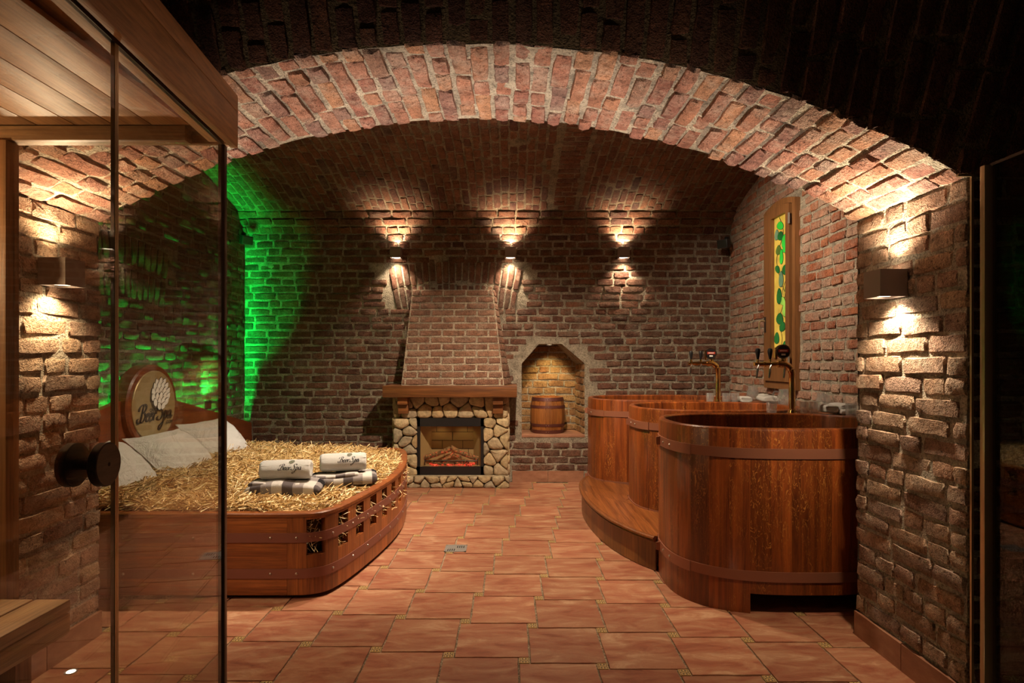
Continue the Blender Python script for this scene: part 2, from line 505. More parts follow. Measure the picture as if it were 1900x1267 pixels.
def catmull(pts, per=8, closed=False):
    P = [Vector(p) for p in pts]
    n = len(P)
    out = []
    rng = range(n if closed else n - 1)
    for i in rng:
        if closed:
            p0, p1, p2, p3 = P[(i - 1) % n], P[i], P[(i + 1) % n], P[(i + 2) % n]
        else:
            p0, p1, p2, p3 = P[max(i - 1, 0)], P[i], P[i + 1], P[min(i + 2, n - 1)]
        for k in range(per):
            t = k / per
            out.append(0.5 * ((2 * p1) + (p2 - p0) * t + (2 * p0 - 5 * p1 + 4 * p2 - p3) * t * t + (3 * p1 - p0 - 3 * p2 + p3) * t ** 3))
    if not closed:
        out.append(P[-1])
    return out

def resample(pts, n, closed=False):
    P = [Vector(p) for p in pts]
    if closed:
        P = P + [P[0]]
    L = [0.0]
    for a, b_ in zip(P, P[1:]):
        L.append(L[-1] + (b_ - a).length)
    out = []
    m = n if closed else n - 1
    j = 0
    for i in range(n):
        s = L[-1] * i / m
        while j < len(P) - 2 and L[j + 1] < s:
            j += 1
        t = (s - L[j]) / max(1e-9, L[j + 1] - L[j])
        out.append(P[j].lerp(P[j + 1], t))
    return out, L[-1]

def normals2d(pts, closed):
    """Outward (right-hand of travel) normals of a 2D path."""
    n = len(pts)
    out = []
    for i in range(n):
        a = pts[(i - 1) % n] if closed or i > 0 else pts[i]
        b_ = pts[(i + 1) % n] if closed or i < n - 1 else pts[i]
        d = (b_ - a)
        out.append(Vector((d.y, -d.x, 0)).normalized())
    return out

def sweep2d(pts, nrm, prof, closed=False):
    """Sweep a closed profile [(outward offset, z)] along a plan path."""
    k = len(prof)
    v, f = [], []
    for p, q in zip(pts, nrm):
        for (o, z) in prof:
            v.append((p.x + q.x * o, p.y + q.y * o, z))
    n = len(pts)
    for i in range(n if closed else n - 1):
        i2 = (i + 1) % n
        for j in range(k):
            j2 = (j + 1) % k
            f.append([i * k + j, i2 * k + j, i2 * k + j2, i * k + j2])
    if not closed:
        f.append([j for j in range(k - 1, -1, -1)])
        f.append([(n - 1) * k + j for j in range(k)])
    return v, f

def fix_normals(o):
    bm = bmesh.new()
    bm.from_mesh(o.data)
    bmesh.ops.recalc_face_normals(bm, faces=bm.faces)
    bm.to_mesh(o.data)
    bm.free()
    return o

# ------------------------------------------------------------------ brickwork
def brick_variants(n, rough):
    out = []
    us = [-0.5, -0.468, -0.2, 0.2, 0.468, 0.5]
    vs = [-0.5, -0.425, 0.0, 0.425, 0.5]
    rs = random.Random(5 + n)
    for _ in range(n):
        v, f = [], []
        for j, y in enumerate(vs):
            for i, x in enumerate(us):
                bi, bj = i in (0, 5), j in (0, 4)
                z = 1.0 + rs.uniform(-0.35, 0.35) * rough
                px, py = x + rs.uniform(-0.022, 0.022) * rough, y + rs.uniform(-0.07, 0.07) * rough
                if bi or bj:
                    z = -0.6
                    if bi and bj:
                        px *= 0.935; py *= 0.76
                elif i in (1, 4) and j in (1, 3):
                    z = 0.62 + rs.uniform(-0.5, 0.25) * rough
                elif i in (1, 4) or j in (1, 3):
                    z = 0.86 + rs.uniform(-0.4, 0.2) * rough
                v.append((px, py, z))
        for j in range(4):
            for i in range(5):
                a = j * 6 + i
                f.append([a, a + 1, a + 7, a + 6])
        inner = set(j * 6 + i for j in (1, 2, 3) for i in (1, 2, 3, 4) if i in (1, 4) or j in (1, 3))
        out.append((np.array(v), f, inner))
    return out
ROUGH_BRICKS = brick_variants(14, 1.0)
NEAT_BRICKS = brick_variants(8, 0.35)

def project(p):
    if p[1] < 0.2:
        return None
    return VX + FPX * p[0] / p[1], VY - FPX * (p[2] - CAMH) / p[1]

RING = set(j * 6 + i for j in (1, 2, 3) for i in (1, 2, 3, 4) if i in (1, 4) or j in (1, 3))
def crisp(me, test):
    """Hard edge around the face of each brick."""
    n = len(me.edges)
    ev = np.empty(n * 2, dtype=np.int32)
    me.edges.foreach_get('vertices', ev)
    ring = np.array([1 if q in RING else 0 for q in range(30)])
    r = ring[ev % 30].reshape(-1, 2).all(axis=1)
    at = me.attributes.get('sharp_edge') or me.attributes.new('sharp_edge', 'BOOLEAN', 'EDGE')
    at.data.foreach_set('value', r)

def bake_bricks(owner, bricks, mats, variants, limit=300, occl=(), name='brick', fieldname='brickwork'):
    """bricks: list of (P, eu, ev, n, lu, lv, h) in world space."""
    o0 = org(owner)
    scored = []
    camp = Vector((0, 0, CAMH))
    for bk in bricks:
        P, eu, ev, n, lu, lv, h = bk
        q = project(P)
        s = 0.0
        if q is not None and -20 < q[0] < 1920 and -20 < q[1] < 1290:
            d = camp - P
            s = lu * lv * max(0.0, d.normalized().dot(n)) / d.length_squared
            for (x0, y0, x1, y1) in occl:
                if x0 < q[0] < x1 and y0 < q[1] < y1:
                    s = 0.0
        scored.append(s)
    order = sorted(range(len(bricks)), key=lambda i: -scored[i])
    top = set(i for i in order[:limit] if scored[i] > 0)
    meshes = {}
    V, F, R = [], [], []
    nv = 0
    rs = random.Random(len(bricks))
    for i, bk in enumerate(bricks):
        P, eu, ev, n, lu, lv, h = bk
        k = rs.randrange(len(variants))
        a = rs.uniform(-0.02, 0.02)
        e1 = (eu * math.cos(a) + ev * math.sin(a)) * lu
        e2 = (ev * math.cos(a) - eu * math.sin(a)) * lv
        e3 = n * h
        Q = P - o0
        if i in top:
            if k not in meshes:
                vv, ff, inn = variants[k]
                meshes[k] = mesh(name, vv.tolist(), ff, mats[0], True, 0)
                crisp(meshes[k], lambda a: a in inn)
            o = bpy.data.objects.new(name, meshes[k])
            link(o, owner)
            o.matrix_basis = Matrix(((e1.x, e2.x, e3.x, Q.x), (e1.y, e2.y, e3.y, Q.y), (e1.z, e2.z, e3.z, Q.z), (0, 0, 0, 1)))
        else:
            vv, ff, inn = variants[k]
            A = np.array((e1, e2, e3))
            V.append(vv @ A + np.array(Q))
            F.extend([[j + nv for j in q] for q in ff])
            R.extend([rs.random()] * len(ff))
            # same random for the whole brick
            R[-len(ff):] = [R[-1]] * len(ff)
            nv += len(vv)
    if V:
        me = bpy.data.meshes.new(fieldname)
        me.from_pydata(np.concatenate(V).tolist(), [], F)
        me.materials.append(mats[1])
        me.shade_smooth()
        crisp(me, lambda a: (a % 30) in RING)
        at = me.attributes.new('rnd', 'FLOAT', 'FACE')
        at.data.foreach_set('value', R)
        o = bpy.data.objects.new(fieldname, me)
        link(o, owner, kind='stuff')

def lay(surf, u0, u1, v0, v1, pitch=0.079, lens=(0.24, 0.24, 0.13, 0.19), joint=0.016, h=0.012, skip=None, lim=None, jit=1.0, over=0.0):
    out = []
    rows = max(1, int(round((v1 - v0) / pitch)))
    pitch = (v1 - v0) / rows
    for r in range(rows):
        vc = v0 + (r + 0.5) * pitch
        a, b_ = (u0, u1) if lim is None else lim(vc)
        u = a - random.uniform(0, 0.2)
        while u < b_:
            L = random.choice(lens) * random.uniform(0.93, 1.07)
            s, e = max(u, a), min(u + L, b_)
            u += L
            if e - s < 0.05:
                continue
            if over:
                if s <= a + 1e-6: s -= over * random.uniform(0.3, 1.2)
                if e >= b_ - 1e-6: e += over * random.uniform(0.3, 1.2)
            uc = (s + e) / 2
            vv = vc + random.uniform(-0.004, 0.004) * jit
            if skip is not None and skip(uc, vv, (e - s) / 2):
                continue
            P, eu, ev, n = surf(uc, vv)
            lu = e - s - joint * random.uniform(0.6, 1.2)
            lv = pitch - joint * random.uniform(0.6, 1.3)
            hh = h * (1 + random.uniform(-0.45, 0.5) * jit)
            out.append((Vector(P), Vector(eu), Vector(ev), Vector(n), lu, lv, hh))
    return out

def relief(p, amp=0.006):
    return amp * (noise.noise(Vector(p) * 5.0) + 0.6 * noise.noise(Vector(p) * 17.0))

def sheet(name, surf, us, vs, mat, parent=None, amp=0.006, **kw):
    v, f = [], []
    for vv in vs:
        for uu in us:
            P, eu, ev, n = surf(uu, vv)
            P = Vector(P)
            v.append(P + Vector(n) * relief(P, amp))
    nu = len(us)
    for j in range(len(vs) - 1):
        for i in range(nu - 1):
            a = j * nu + i
            f.append([a, a + 1, a + nu + 1, a + nu])
    return mk(name, (v, f), mat, parent, True, sharp=0, **kw)

def lin(a, b_, step):
    n = max(1, int(math.ceil(abs(b_ - a) / step)))
    return [a + (b_ - a) * i / n for i in range(n + 1)]

# ------------------------------------------------------------------ room dimensions (metres, camera at the origin looking +Y)
XL, XR, YB, YF = -2.86, 2.38, 6.27, 2.77          # inner room: left, right, back, front faces
PL, PR, YN = -1.955, 1.658, 2.107                 # arch opening and its near face
ZS, ZC = 1.967, 2.45                              # arch springing and crown
ZV0, ZV1, ZVC = 2.67, 2.88, 3.18                  # vault: ledge, springing, crown
XC = (PL + PR) / 2
HALF = (PR - PL) / 2
RA = (HALF ** 2 + (ZC - ZS) ** 2) / (2 * (ZC - ZS))
ZAC = ZC - RA
TH = math.asin(HALF / RA)

def z_arch(x):
    d = x - XC
    return ZAC + math.sqrt(max(0.0, RA * RA - d * d)) if abs(d) <= HALF else ZS

def vault_z(y):
    c, hs = (6.10 + YF) / 2, (6.10 - YF) / 2
    t = (y - c) / hs
    return ZV1 + (ZVC - ZV1) * (1 - t * t)

def s_back(u, v): return (u, YB, v), (1, 0, 0), (0, 0, 1), (0, -1, 0)
def s_left(u, v): return (XL, u, v), (0, 1, 0), (0, 0, 1), (1, 0, 0)
def s_right(u, v): return (XR, -u, v), (0, -1, 0), (0, 0, 1), (-1, 0, 0)
def s_pl(u, v): return (PL, u, v), (0, 1, 0), (0, 0, 1), (1, 0, 0)
def s_pr(u, v): return (PR, -u, v), (0, -1, 0), (0, 0, 1), (-1, 0, 0)
def s_arch(u, v):
    a = v / RA
    return (XC + RA * math.sin(a), u, ZAC + RA * math.cos(a)), (0, 1, 0), (math.cos(a), 0, -math.sin(a)), (-math.sin(a), 0, -math.cos(a))
def s_vault(u, v):
    y = -u
    e = 0.01
    t = Vector((0, -e, vault_z(y - e) - vault_z(y))).normalized()
    return (-v, y, vault_z(y)), t, (-1, 0, 0), (0, -t.z, t.y)
def s_vaultx(u, v):
    y = -v
    e = 0.01
    t = Vector((0, -e, vault_z(y - e) - vault_z(y))).normalized()
    n = Vector((0, -t.z, t.y))
    return (u, y, vault_z(y)), (1, 0, 0), t, n
COVL = math.hypot(YB - 6.10, ZV1 - ZV0)
def s_cove(u, v):
    t = v / COVL
    d = Vector((0, 6.10 - YB, ZV1 - ZV0)).normalized()
    return (u, YB + (6.10 - YB) * t, ZV0 + (ZV1 - ZV0) * t), (1, 0, 0), d, (0, -d.z, d.y)
LEAN = 0.42
def s_front(u, v):
    x = -v
    k = 1 / math.hypot(1, LEAN)
    return (x, YN - LEAN * k * u, z_arch(x) + k * u), (0, -LEAN * k, k), (-1, 0, 0), (0, -k, -LEAN * k)
def s_frontr(u, v): return (u, YN, v), (1, 0, 0), (0, 0, 1), (0, -1, 0)

# ---- back wall with niche
NX0, NX1, NX2, NX3 = 0.134, 0.32, 0.565, 0.813
NZ0, NZ1, NZ2 = 0.50, 1.275, 1.486
def niche_top(x):
    if x < NX0 or x > NX3: return None
    if x < NX1: return NZ1 + (NZ2 - NZ1) * (x - NX0) / (NX1 - NX0)
    if x > NX2: return NZ2 + (NZ1 - NZ2) * (x - NX2) / (NX3 - NX2)
    return NZ2

def patch(x0, x1, za0, za1, zb):
    xs, ts = lin(x0, x1, 0.05), lin(0, 1, 0.05 / max(0.05, zb - min(za0, za1)))
    v, f = [], []
    for t in ts:
        for x in xs:
            lo = za0 + (za1 - za0) * (x - x0) / (x1 - x0)
            z = lo + (zb - lo) * t
            v.append((x, YB - relief((x, YB, z)), z))
    n = len(xs)
    for j in range(len(ts) - 1):
        for i in range(n - 1):
            a = j * n + i
            f.append([a, a + 1, a + n + 1, a + n])
    return v, f
def niche_back(x, z):
    cx = 0.45
    return (x if x < cx else x - 0.055 * (x - cx) / (NX3 - cx), 6.70, z)
NP = [(NX0, NZ0), (NX3, NZ0), (NX3, NZ1), (NX2, NZ2), (NX1, NZ2), (NX0, NZ1)]
nb = [niche_back(*p) for p in NP]
nfr = [(x, YB, z) for x, z in NP]
nich = (nfr + nb, [[i, (i + 1) % 6, 6 + (i + 1) % 6, 6 + i] for i in range(1, 6)] + [[6, 7, 8, 9, 10, 11]])
vf = join(patch(XL - 0.1, NX0, 0, 0, ZV0 + 0.3), patch(NX3, XR + 0.1, 0, 0, ZV0 + 0.3), patch(NX0, NX3, 0, 0, NZ0),
          patch(NX0, NX1, NZ1, NZ2, ZV0 + 0.3), patch(NX1, NX2, NZ2, NZ2, ZV0 + 0.3), patch(NX2, NX3, NZ2, NZ1, ZV0 + 0.3), nich)
wall_back = mk('wall_back', vf, M['mortar'], None, True, sharp=0.6, kind='structure', label='brick back wall with arched niche beside the fireplace')
FCX, FCZ = -0.58, -1.47
def fan(x, z):
    d = math.hypot(x - FCX, z - FCZ)
    return 3.37 < d < 3.86 and abs(math.atan2(x - FCX, z - FCZ)) < 0.197
def skip_back(u, v, hl):
    for du in (-hl * .8, 0, hl * .8):
        x = u + du
        t = niche_top(min(max(x, NX0 - 0.06), NX3 + 0.06)) if NX0 <= x <= NX3 else (NZ1 if NX0 - 0.05 < x < NX3 + 0.04 else None)
        if t is not None and NZ0 - 0.03 < v < t + 0.07:
            return True
        if fan(x, v):
            return True
    if -1.08 < u < -0.12 and v < 2.0 and -1.08 + v * 0.02 < u < -0.05 - v * 0.06:
        return True
    return False
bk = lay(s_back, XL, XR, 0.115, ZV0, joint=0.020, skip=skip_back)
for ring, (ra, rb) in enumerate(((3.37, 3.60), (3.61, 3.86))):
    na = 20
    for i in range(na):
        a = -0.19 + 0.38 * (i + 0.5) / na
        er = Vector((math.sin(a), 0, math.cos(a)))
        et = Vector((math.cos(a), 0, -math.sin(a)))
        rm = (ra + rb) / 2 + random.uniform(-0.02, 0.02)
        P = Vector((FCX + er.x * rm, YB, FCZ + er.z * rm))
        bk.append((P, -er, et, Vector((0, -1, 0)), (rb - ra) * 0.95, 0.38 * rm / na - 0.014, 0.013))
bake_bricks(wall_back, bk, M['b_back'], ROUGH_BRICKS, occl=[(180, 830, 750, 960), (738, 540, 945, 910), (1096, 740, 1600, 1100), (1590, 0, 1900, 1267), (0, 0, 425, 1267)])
bk = lay(lambda u, v: ((u, 6.70, v), (1, 0, 0), (0, 0, 1), (0, -1, 0)), NX0 - 0.02, NX3, NZ0 + 0.01, NZ2, joint=0.012, h=0.01,
         skip=lambda u, v, hl: v > (niche_top(min(max(u, NX0), NX3)) or 9) + 0.05)
d = Vector((NX3 - 0.055 - NX3, 6.70 - YB, 0)).normalized()
bk2 = lay(lambda u, v: (Vector((NX3, YB, v)) + d * u, -d, (0, 0, 1), Vector((0, 0, 1)).cross(d)), 0.0, 0.43, NZ0 + 0.01, NZ1, lens=(0.12, 0.22), joint=0.013, h=0.01)
bake_bricks(wall_back, bk + bk2, M['b_niche'], ROUGH_BRICKS, name='niche_brick', fieldname='niche_brickwork')
mk('niche_sill', box(NX0, NX3, YB - 0.005, 6.70, NZ0 - 0.02, NZ0 + 0.012, 0.004), M['skirt'], wall_back)

# ---- left wall
wall_left = sheet('wall_left', s_left, lin(YF, YB + 0.1, 0.06), lin(0, 3.4, 0.06), M['mortar'], kind='structure', label='brick side wall behind the straw bed, washed with green light')
LCY, LCZ = 4.35, -0.6
def fanl(y, z):
    d_ = math.hypot(y - LCY, z - LCZ)
    return 2.36 < d_ < 2.86 and abs(math.atan2(y - LCY, z - LCZ)) < 0.20
bk = lay(s_left, YF, YB, 0.05, 3.25, skip=lambda u, v, hl: any(fanl(u + k, v) for k in (-hl * .7, 0, hl * .7)) or v > (vault_z(min(u, 6.1)) + 0.05))
for ra, rb in ((2.37, 2.6), (2.61, 2.85)):
    for i in range(13):
        a = -0.19 + 0.38 * (i + 0.5) / 13
        er, et = Vector((0, math.sin(a), math.cos(a))), Vector((0, math.cos(a), -math.sin(a)))
        rm = (ra + rb) / 2
        bk.append((Vector((XL, LCY + er.y * rm, LCZ + er.z * rm)), -er, et, Vector((1, 0, 0)), 0.22, 0.38 * rm / 13 - 0.012, 0.015))
bake_bricks(wall_left, bk, M['b_left'], ROUGH_BRICKS, occl=[(0, 0, 175, 1267), (0, 830, 460, 1267)])

# ---- right wall
wall_right = sheet('wall_right', s_right, lin(-YB - 0.1, -YF, 0.06), lin(0, 3.4, 0.06), M['mortar_arch'], kind='structure', label='washed pink brick side wall with stained glass window')
bk = lay(s_right, -YB, -YF, 0.05, 3.25, lens=(0.15, 0.13, 0.24, 0.16), h=0.011,
         skip=lambda u, v, hl: (4.74 < -u < 5.36 and 1.05 < v < 2.72) or v > (vault_z(min(-u, 6.1)) + 0.05))
bake_bricks(wall_right, bk, M['b_right'], ROUGH_BRICKS, occl=[(1590, 0, 1900, 1267), (1200, 770, 1600, 1267)])

# ---- inner vault
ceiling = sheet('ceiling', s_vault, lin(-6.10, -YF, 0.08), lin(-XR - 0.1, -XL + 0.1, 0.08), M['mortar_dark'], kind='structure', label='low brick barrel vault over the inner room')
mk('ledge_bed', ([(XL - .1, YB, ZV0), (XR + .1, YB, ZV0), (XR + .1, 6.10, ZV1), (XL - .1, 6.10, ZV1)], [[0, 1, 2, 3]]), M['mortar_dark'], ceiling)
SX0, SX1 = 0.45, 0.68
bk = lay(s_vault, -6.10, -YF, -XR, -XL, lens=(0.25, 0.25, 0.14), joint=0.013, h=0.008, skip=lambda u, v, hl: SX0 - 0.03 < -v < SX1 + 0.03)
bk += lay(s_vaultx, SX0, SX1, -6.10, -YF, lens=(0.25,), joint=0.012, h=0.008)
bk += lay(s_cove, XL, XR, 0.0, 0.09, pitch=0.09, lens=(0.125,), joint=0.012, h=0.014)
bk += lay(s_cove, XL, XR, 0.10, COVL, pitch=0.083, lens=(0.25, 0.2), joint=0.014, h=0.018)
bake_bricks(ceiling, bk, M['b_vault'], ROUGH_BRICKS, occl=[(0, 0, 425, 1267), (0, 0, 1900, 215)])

# ---- wall with the wide arch: soffit, both piers, back face
v, f = [], []
NS = 64
xs = [PL - 1.5] + [PL] + [XC + RA * math.sin(-TH + 2 * TH * i / NS) for i in range(1, NS)] + [PR] + [PR + 1.5]
prof = [(PL, 0.0)] + [(XC + RA * math.sin(a), ZAC + RA * math.cos(a)) for a in lin(-TH, TH, 2 * TH / NS)] + [(PR, 0.0)]
ys = lin(YN, YF - 0.014, 0.055)
pv, pf = [], []
dense = []
for (a, b_) in zip(prof, prof[1:]):
    k = max(1, int(math.hypot(b_[0] - a[0], b_[1] - a[1]) / 0.06))
    dense += [(a[0] + (b_[0] - a[0]) * t / k, a[1] + (b_[1] - a[1]) * t / k) for t in range(k)]
dense.append(prof[-1])
for (x, z) in dense:
    for y in ys:
        r = relief((x, y, z), 0.007)
        if z < ZS - 0.01:
            pv.append((x + (r if x < 0 else -r), y, z))
        else:
            nx, nz = XC - x, ZAC - z
            L = math.hypot(nx, nz)
            pv.append((x + nx / L * r, y, z + nz / L * r))
n = len(ys)
for i in range(len(dense) - 1):
    for j in range(n - 1):
        a = i * n + j
        pf.append([a, a + 1, a + n + 1, a + n])
# back face (towards the inner room) up to the vault
TOPZ = 3.3
bvv, bff = [], []
for (x, z) in prof:
    bvv += [(x, YF - 0.014, z), (x, YF - 0.014, TOPZ)]
for i in range(len(prof) - 1):
    if i in (0, len(prof) - 2):
        continue
    bff.append([2 * i, 2 * i + 1, 2 * i + 3, 2 * i + 2])
side = ([(XL - 0.1, YF, 0), (PL, YF, 0), (PL, YF, TOPZ), (XL - 0.1, YF, TOPZ), (PR, YF, 0), (XR + 0.1, YF, 0), (XR + 0.1, YF, TOPZ), (PR, YF, TOPZ)], [[0, 1, 2, 3], [4, 5, 6, 7]])
# near face: right and left of the opening
near = ([(PR, YN, 0), (PR + 1.6, YN, 0), (PR + 1.6, YN, ZS), (PR, YN, ZS), (PL - 1.6, YN, 0), (PL, YN, 0), (PL, YN, ZS), (PL - 1.6, YN, ZS)], [[0, 1, 2, 3], [4, 5, 6, 7]])
wall_arch = mk('wall_arch', join((pv, pf), (bvv, bff), side, near), M['mortar_arch'], None, True, sharp=0.7, kind='structure', label='thick brick wall pierced by one wide segmental arch')
bk = lay(s_arch, YN, YF, -TH * RA, TH * RA, pitch=0.079, lens=(0.25, 0.24, 0.13, 0.12), joint=0.013, h=0.012, over=0.012, jit=1.7)
bake_bricks(wall_arch, bk, M['b_arch'], ROUGH_BRICKS, name='arch_brick', fieldname='arch_brickwork')
bk = lay(s_pr, -YF, -YN, 0.12, ZS, lens=(0.25, 0.24, 0.13, 0.12), joint=0.013, h=0.011, over=0.012)
bk += lay(s_pl, YN, YF, 0.12, ZS, lens=(0.25, 0.24, 0.13, 0.12), joint=0.013, h=0.012, over=0.012)
bake_bricks(wall_arch, bk, M['b_pil'], ROUGH_BRICKS, name='pier_brick', fieldname='pier_brickwork')
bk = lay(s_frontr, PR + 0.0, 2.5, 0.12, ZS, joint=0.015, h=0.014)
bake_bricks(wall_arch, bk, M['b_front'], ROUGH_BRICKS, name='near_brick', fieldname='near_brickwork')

# ---- vault above the camera's side of the arch, its shade put into the colour
ceiling_front = sheet('ceiling_front', s_front, lin(0, 1.6, 0.1), lin(-3.2, 3.2, 0.05), M['mortar_shaded'], kind='structure', label='brick vault in front of the arch, coloured dark for its shade')
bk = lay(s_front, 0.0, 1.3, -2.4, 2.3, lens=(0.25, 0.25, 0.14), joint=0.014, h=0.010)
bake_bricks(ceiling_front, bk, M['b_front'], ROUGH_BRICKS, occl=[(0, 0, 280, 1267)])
# side wall beyond the right-hand glass
s_far = lambda u, v: ((2.30, -u, v), (0, -1, 0), (0, 0, 1), (-1, 0, 0))
wall_side = sheet('wall_side', s_far, lin(-YN, -0.2, 0.1), lin(0, 3.2, 0.1), M['mortar_shaded'], kind='structure', label='dark brick wall seen through the right-hand glass')
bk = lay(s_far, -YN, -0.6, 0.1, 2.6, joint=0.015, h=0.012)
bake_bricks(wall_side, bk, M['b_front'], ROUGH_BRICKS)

# ------------------------------------------------------------------ floor
floor = mk('floor', ([(-4.2, -1.5, -0.004), (3.4, -1.5, -0.004), (3.4, 6.5, -0.004), (-4.2, 6.5, -0.004)], [[0, 1, 2, 3]]), M['grout'], None, False, kind='structure', label='floor of terracotta tiles with small patterned inlays')
TA, TB = 0.3327, 0.0485
def wavy(side, seed, amp):
    rs = random.Random(seed)
    h = side / 2 - 0.0022
    pts = []
    k = 7
    cs = [(-h, -h), (h, -h), (h, h), (-h, h)]
    for c in range(4):
        a, b_ = cs[c], cs[(c + 1) % 4]
        for i in range(k):
            t = i / k
            x, y = a[0] + (b_[0] - a[0]) * t, a[1] + (b_[1] - a[1]) * t
            j = rs.uniform(0, amp) if i else amp * 0.5
            L = max(abs(x), abs(y))
            pts.append((x - math.copysign(j, x) * (abs(x) >= L - 1e-6), y - math.copysign(j, y) * (abs(y) >= L - 1e-6)))
    n = len(pts)
    v = [(x, y, -0.003) for x, y in pts] + [(x * 0.992, y * 0.992, 0.002) for x, y in pts]
    f = [[i, (i + 1) % n, n + (i + 1) % n, n + i] for i in range(n)] + [[n + i for i in range(n)]]
    return v, f
big = [mesh('floor_tile', *wavy(TA, i, 0.003), M['tile'], True, 0.5) for i in range(6)]
small = mesh('inlay_tile', *wavy(TB, 77, 0.0006), M['inlay'], True, 0.5)
I0 = (0.065 - TB / 2, 2.526 - TB / 2)
tiles, inl = [], []
for i in range(-14, 14):
    for j in range(-8, 14):
        x = I0[0] + i * TA + j * TB
        y = I0[1] - i * TB + j * TA
        for lst, (dx, dy) in ((tiles, (TB + TA / 2, TA / 2)), (inl, (TB / 2, TB / 2))):
            px, py = x + dx, y + dy
            if -3.0 < px < 2.5 and 0.6 < py < YB + 0.1:
                q = project((px, py, 0))
                vis = q is not None and -150 < q[0] < 2050 and q[1] < 1420
                hid = (3.3 < py < 5.6 and px < -1.1) or (px > 1.15 and py > 3.2) or (py > YF and px < XL) or (YN < py < YF and (px < PL - 0.1 or px > PR + 0.1))
                if vis and not hid:
                    lst.append((px, py))
for k, (px, py) in enumerate(tiles):
    o = bpy.data.objects.new('floor_tile', big[random.randrange(6)])
    link(o, floor)
    o.location = (px, py, random.uniform(-0.0005, 0.0005))
    o.rotation_euler = (0, 0, random.choice((0, math.pi)))
for (px, py) in inl:
    o = bpy.data.objects.new('inlay_tile', small)
    link(o, floor)
    o.location = (px, py, 0.0003)

# ---- skirting tiles
def skirting(name, label, a, b_, nrm, hgt=0.115, thick=0.018):
    a, b_, nrm = Vector(a), Vector(b_), Vector(nrm)
    L = (b_ - a).length
    d_ = (b_ - a).normalized()
    base = mk(name, ([a + nrm * 0.004, b_ + nrm * 0.004, b_ + nrm * 0.004 + Vector((0, 0, hgt - .004)), a + nrm * 0.004 + Vector((0, 0, hgt - .004))], [[0, 1, 2, 3]]), M['grout'], None, False, kind='structure', label=label)
    k = max(1, round(L / 0.32))
    for i in range(k):
        s, e = L * i / k + 0.002, L * (i + 1) / k - 0.002
        p = [a + d_ * s, a + d_ * e]
        vv = [q + nrm * t + Vector((0, 0, z)) for z in (0.001, hgt) for q in p for t in (0.002, thick)]
        ff = [[0, 1, 3, 2], [4, 6, 7, 5], [1, 5, 7, 3], [0, 2, 6, 4], [0, 4, 5, 1], [2, 3, 7, 6]]
        mk('skirting_tile', (vv, ff), M['skirt'], base, False)
skirting('baseboard_right', 'tile skirting at the foot of the right pier', (PR, YN, 0), (PR, YF, 0), (-1, 0, 0))
skirting('baseboard_left', 'tile skirting at the foot of the left pier', (PL, YN, 0), (PL, YF, 0), (1, 0, 0))
skirting('baseboard_back', 'tile skirting along the back wall beside the fireplace', (0.03, YB, 0), (0.80, YB, 0), (0, -1, 0), 0.12)
# ------------------------------------------------------------------ lights inside fittings
def add_light(name, typ, parent, loc, energy, color=WARM, size=0.03, spot=None, blend=0.5, aim=None):
    l = bpy.data.lights.new(name, typ)
    l.energy = energy
    l.color = color
    if typ != 'SUN':
        l.shadow_soft_size = size
    if typ == 'SPOT':
        l.spot_size = spot
        l.spot_blend = blend
    o = bpy.data.objects.new(name, l)
    link(o, parent)
    o.location = Vector(loc) - org(parent)
    if aim is not None:
        o.rotation_euler = (Vector(aim) - Vector(loc)).to_track_quat('-Z', 'Y').to_euler()
    return o

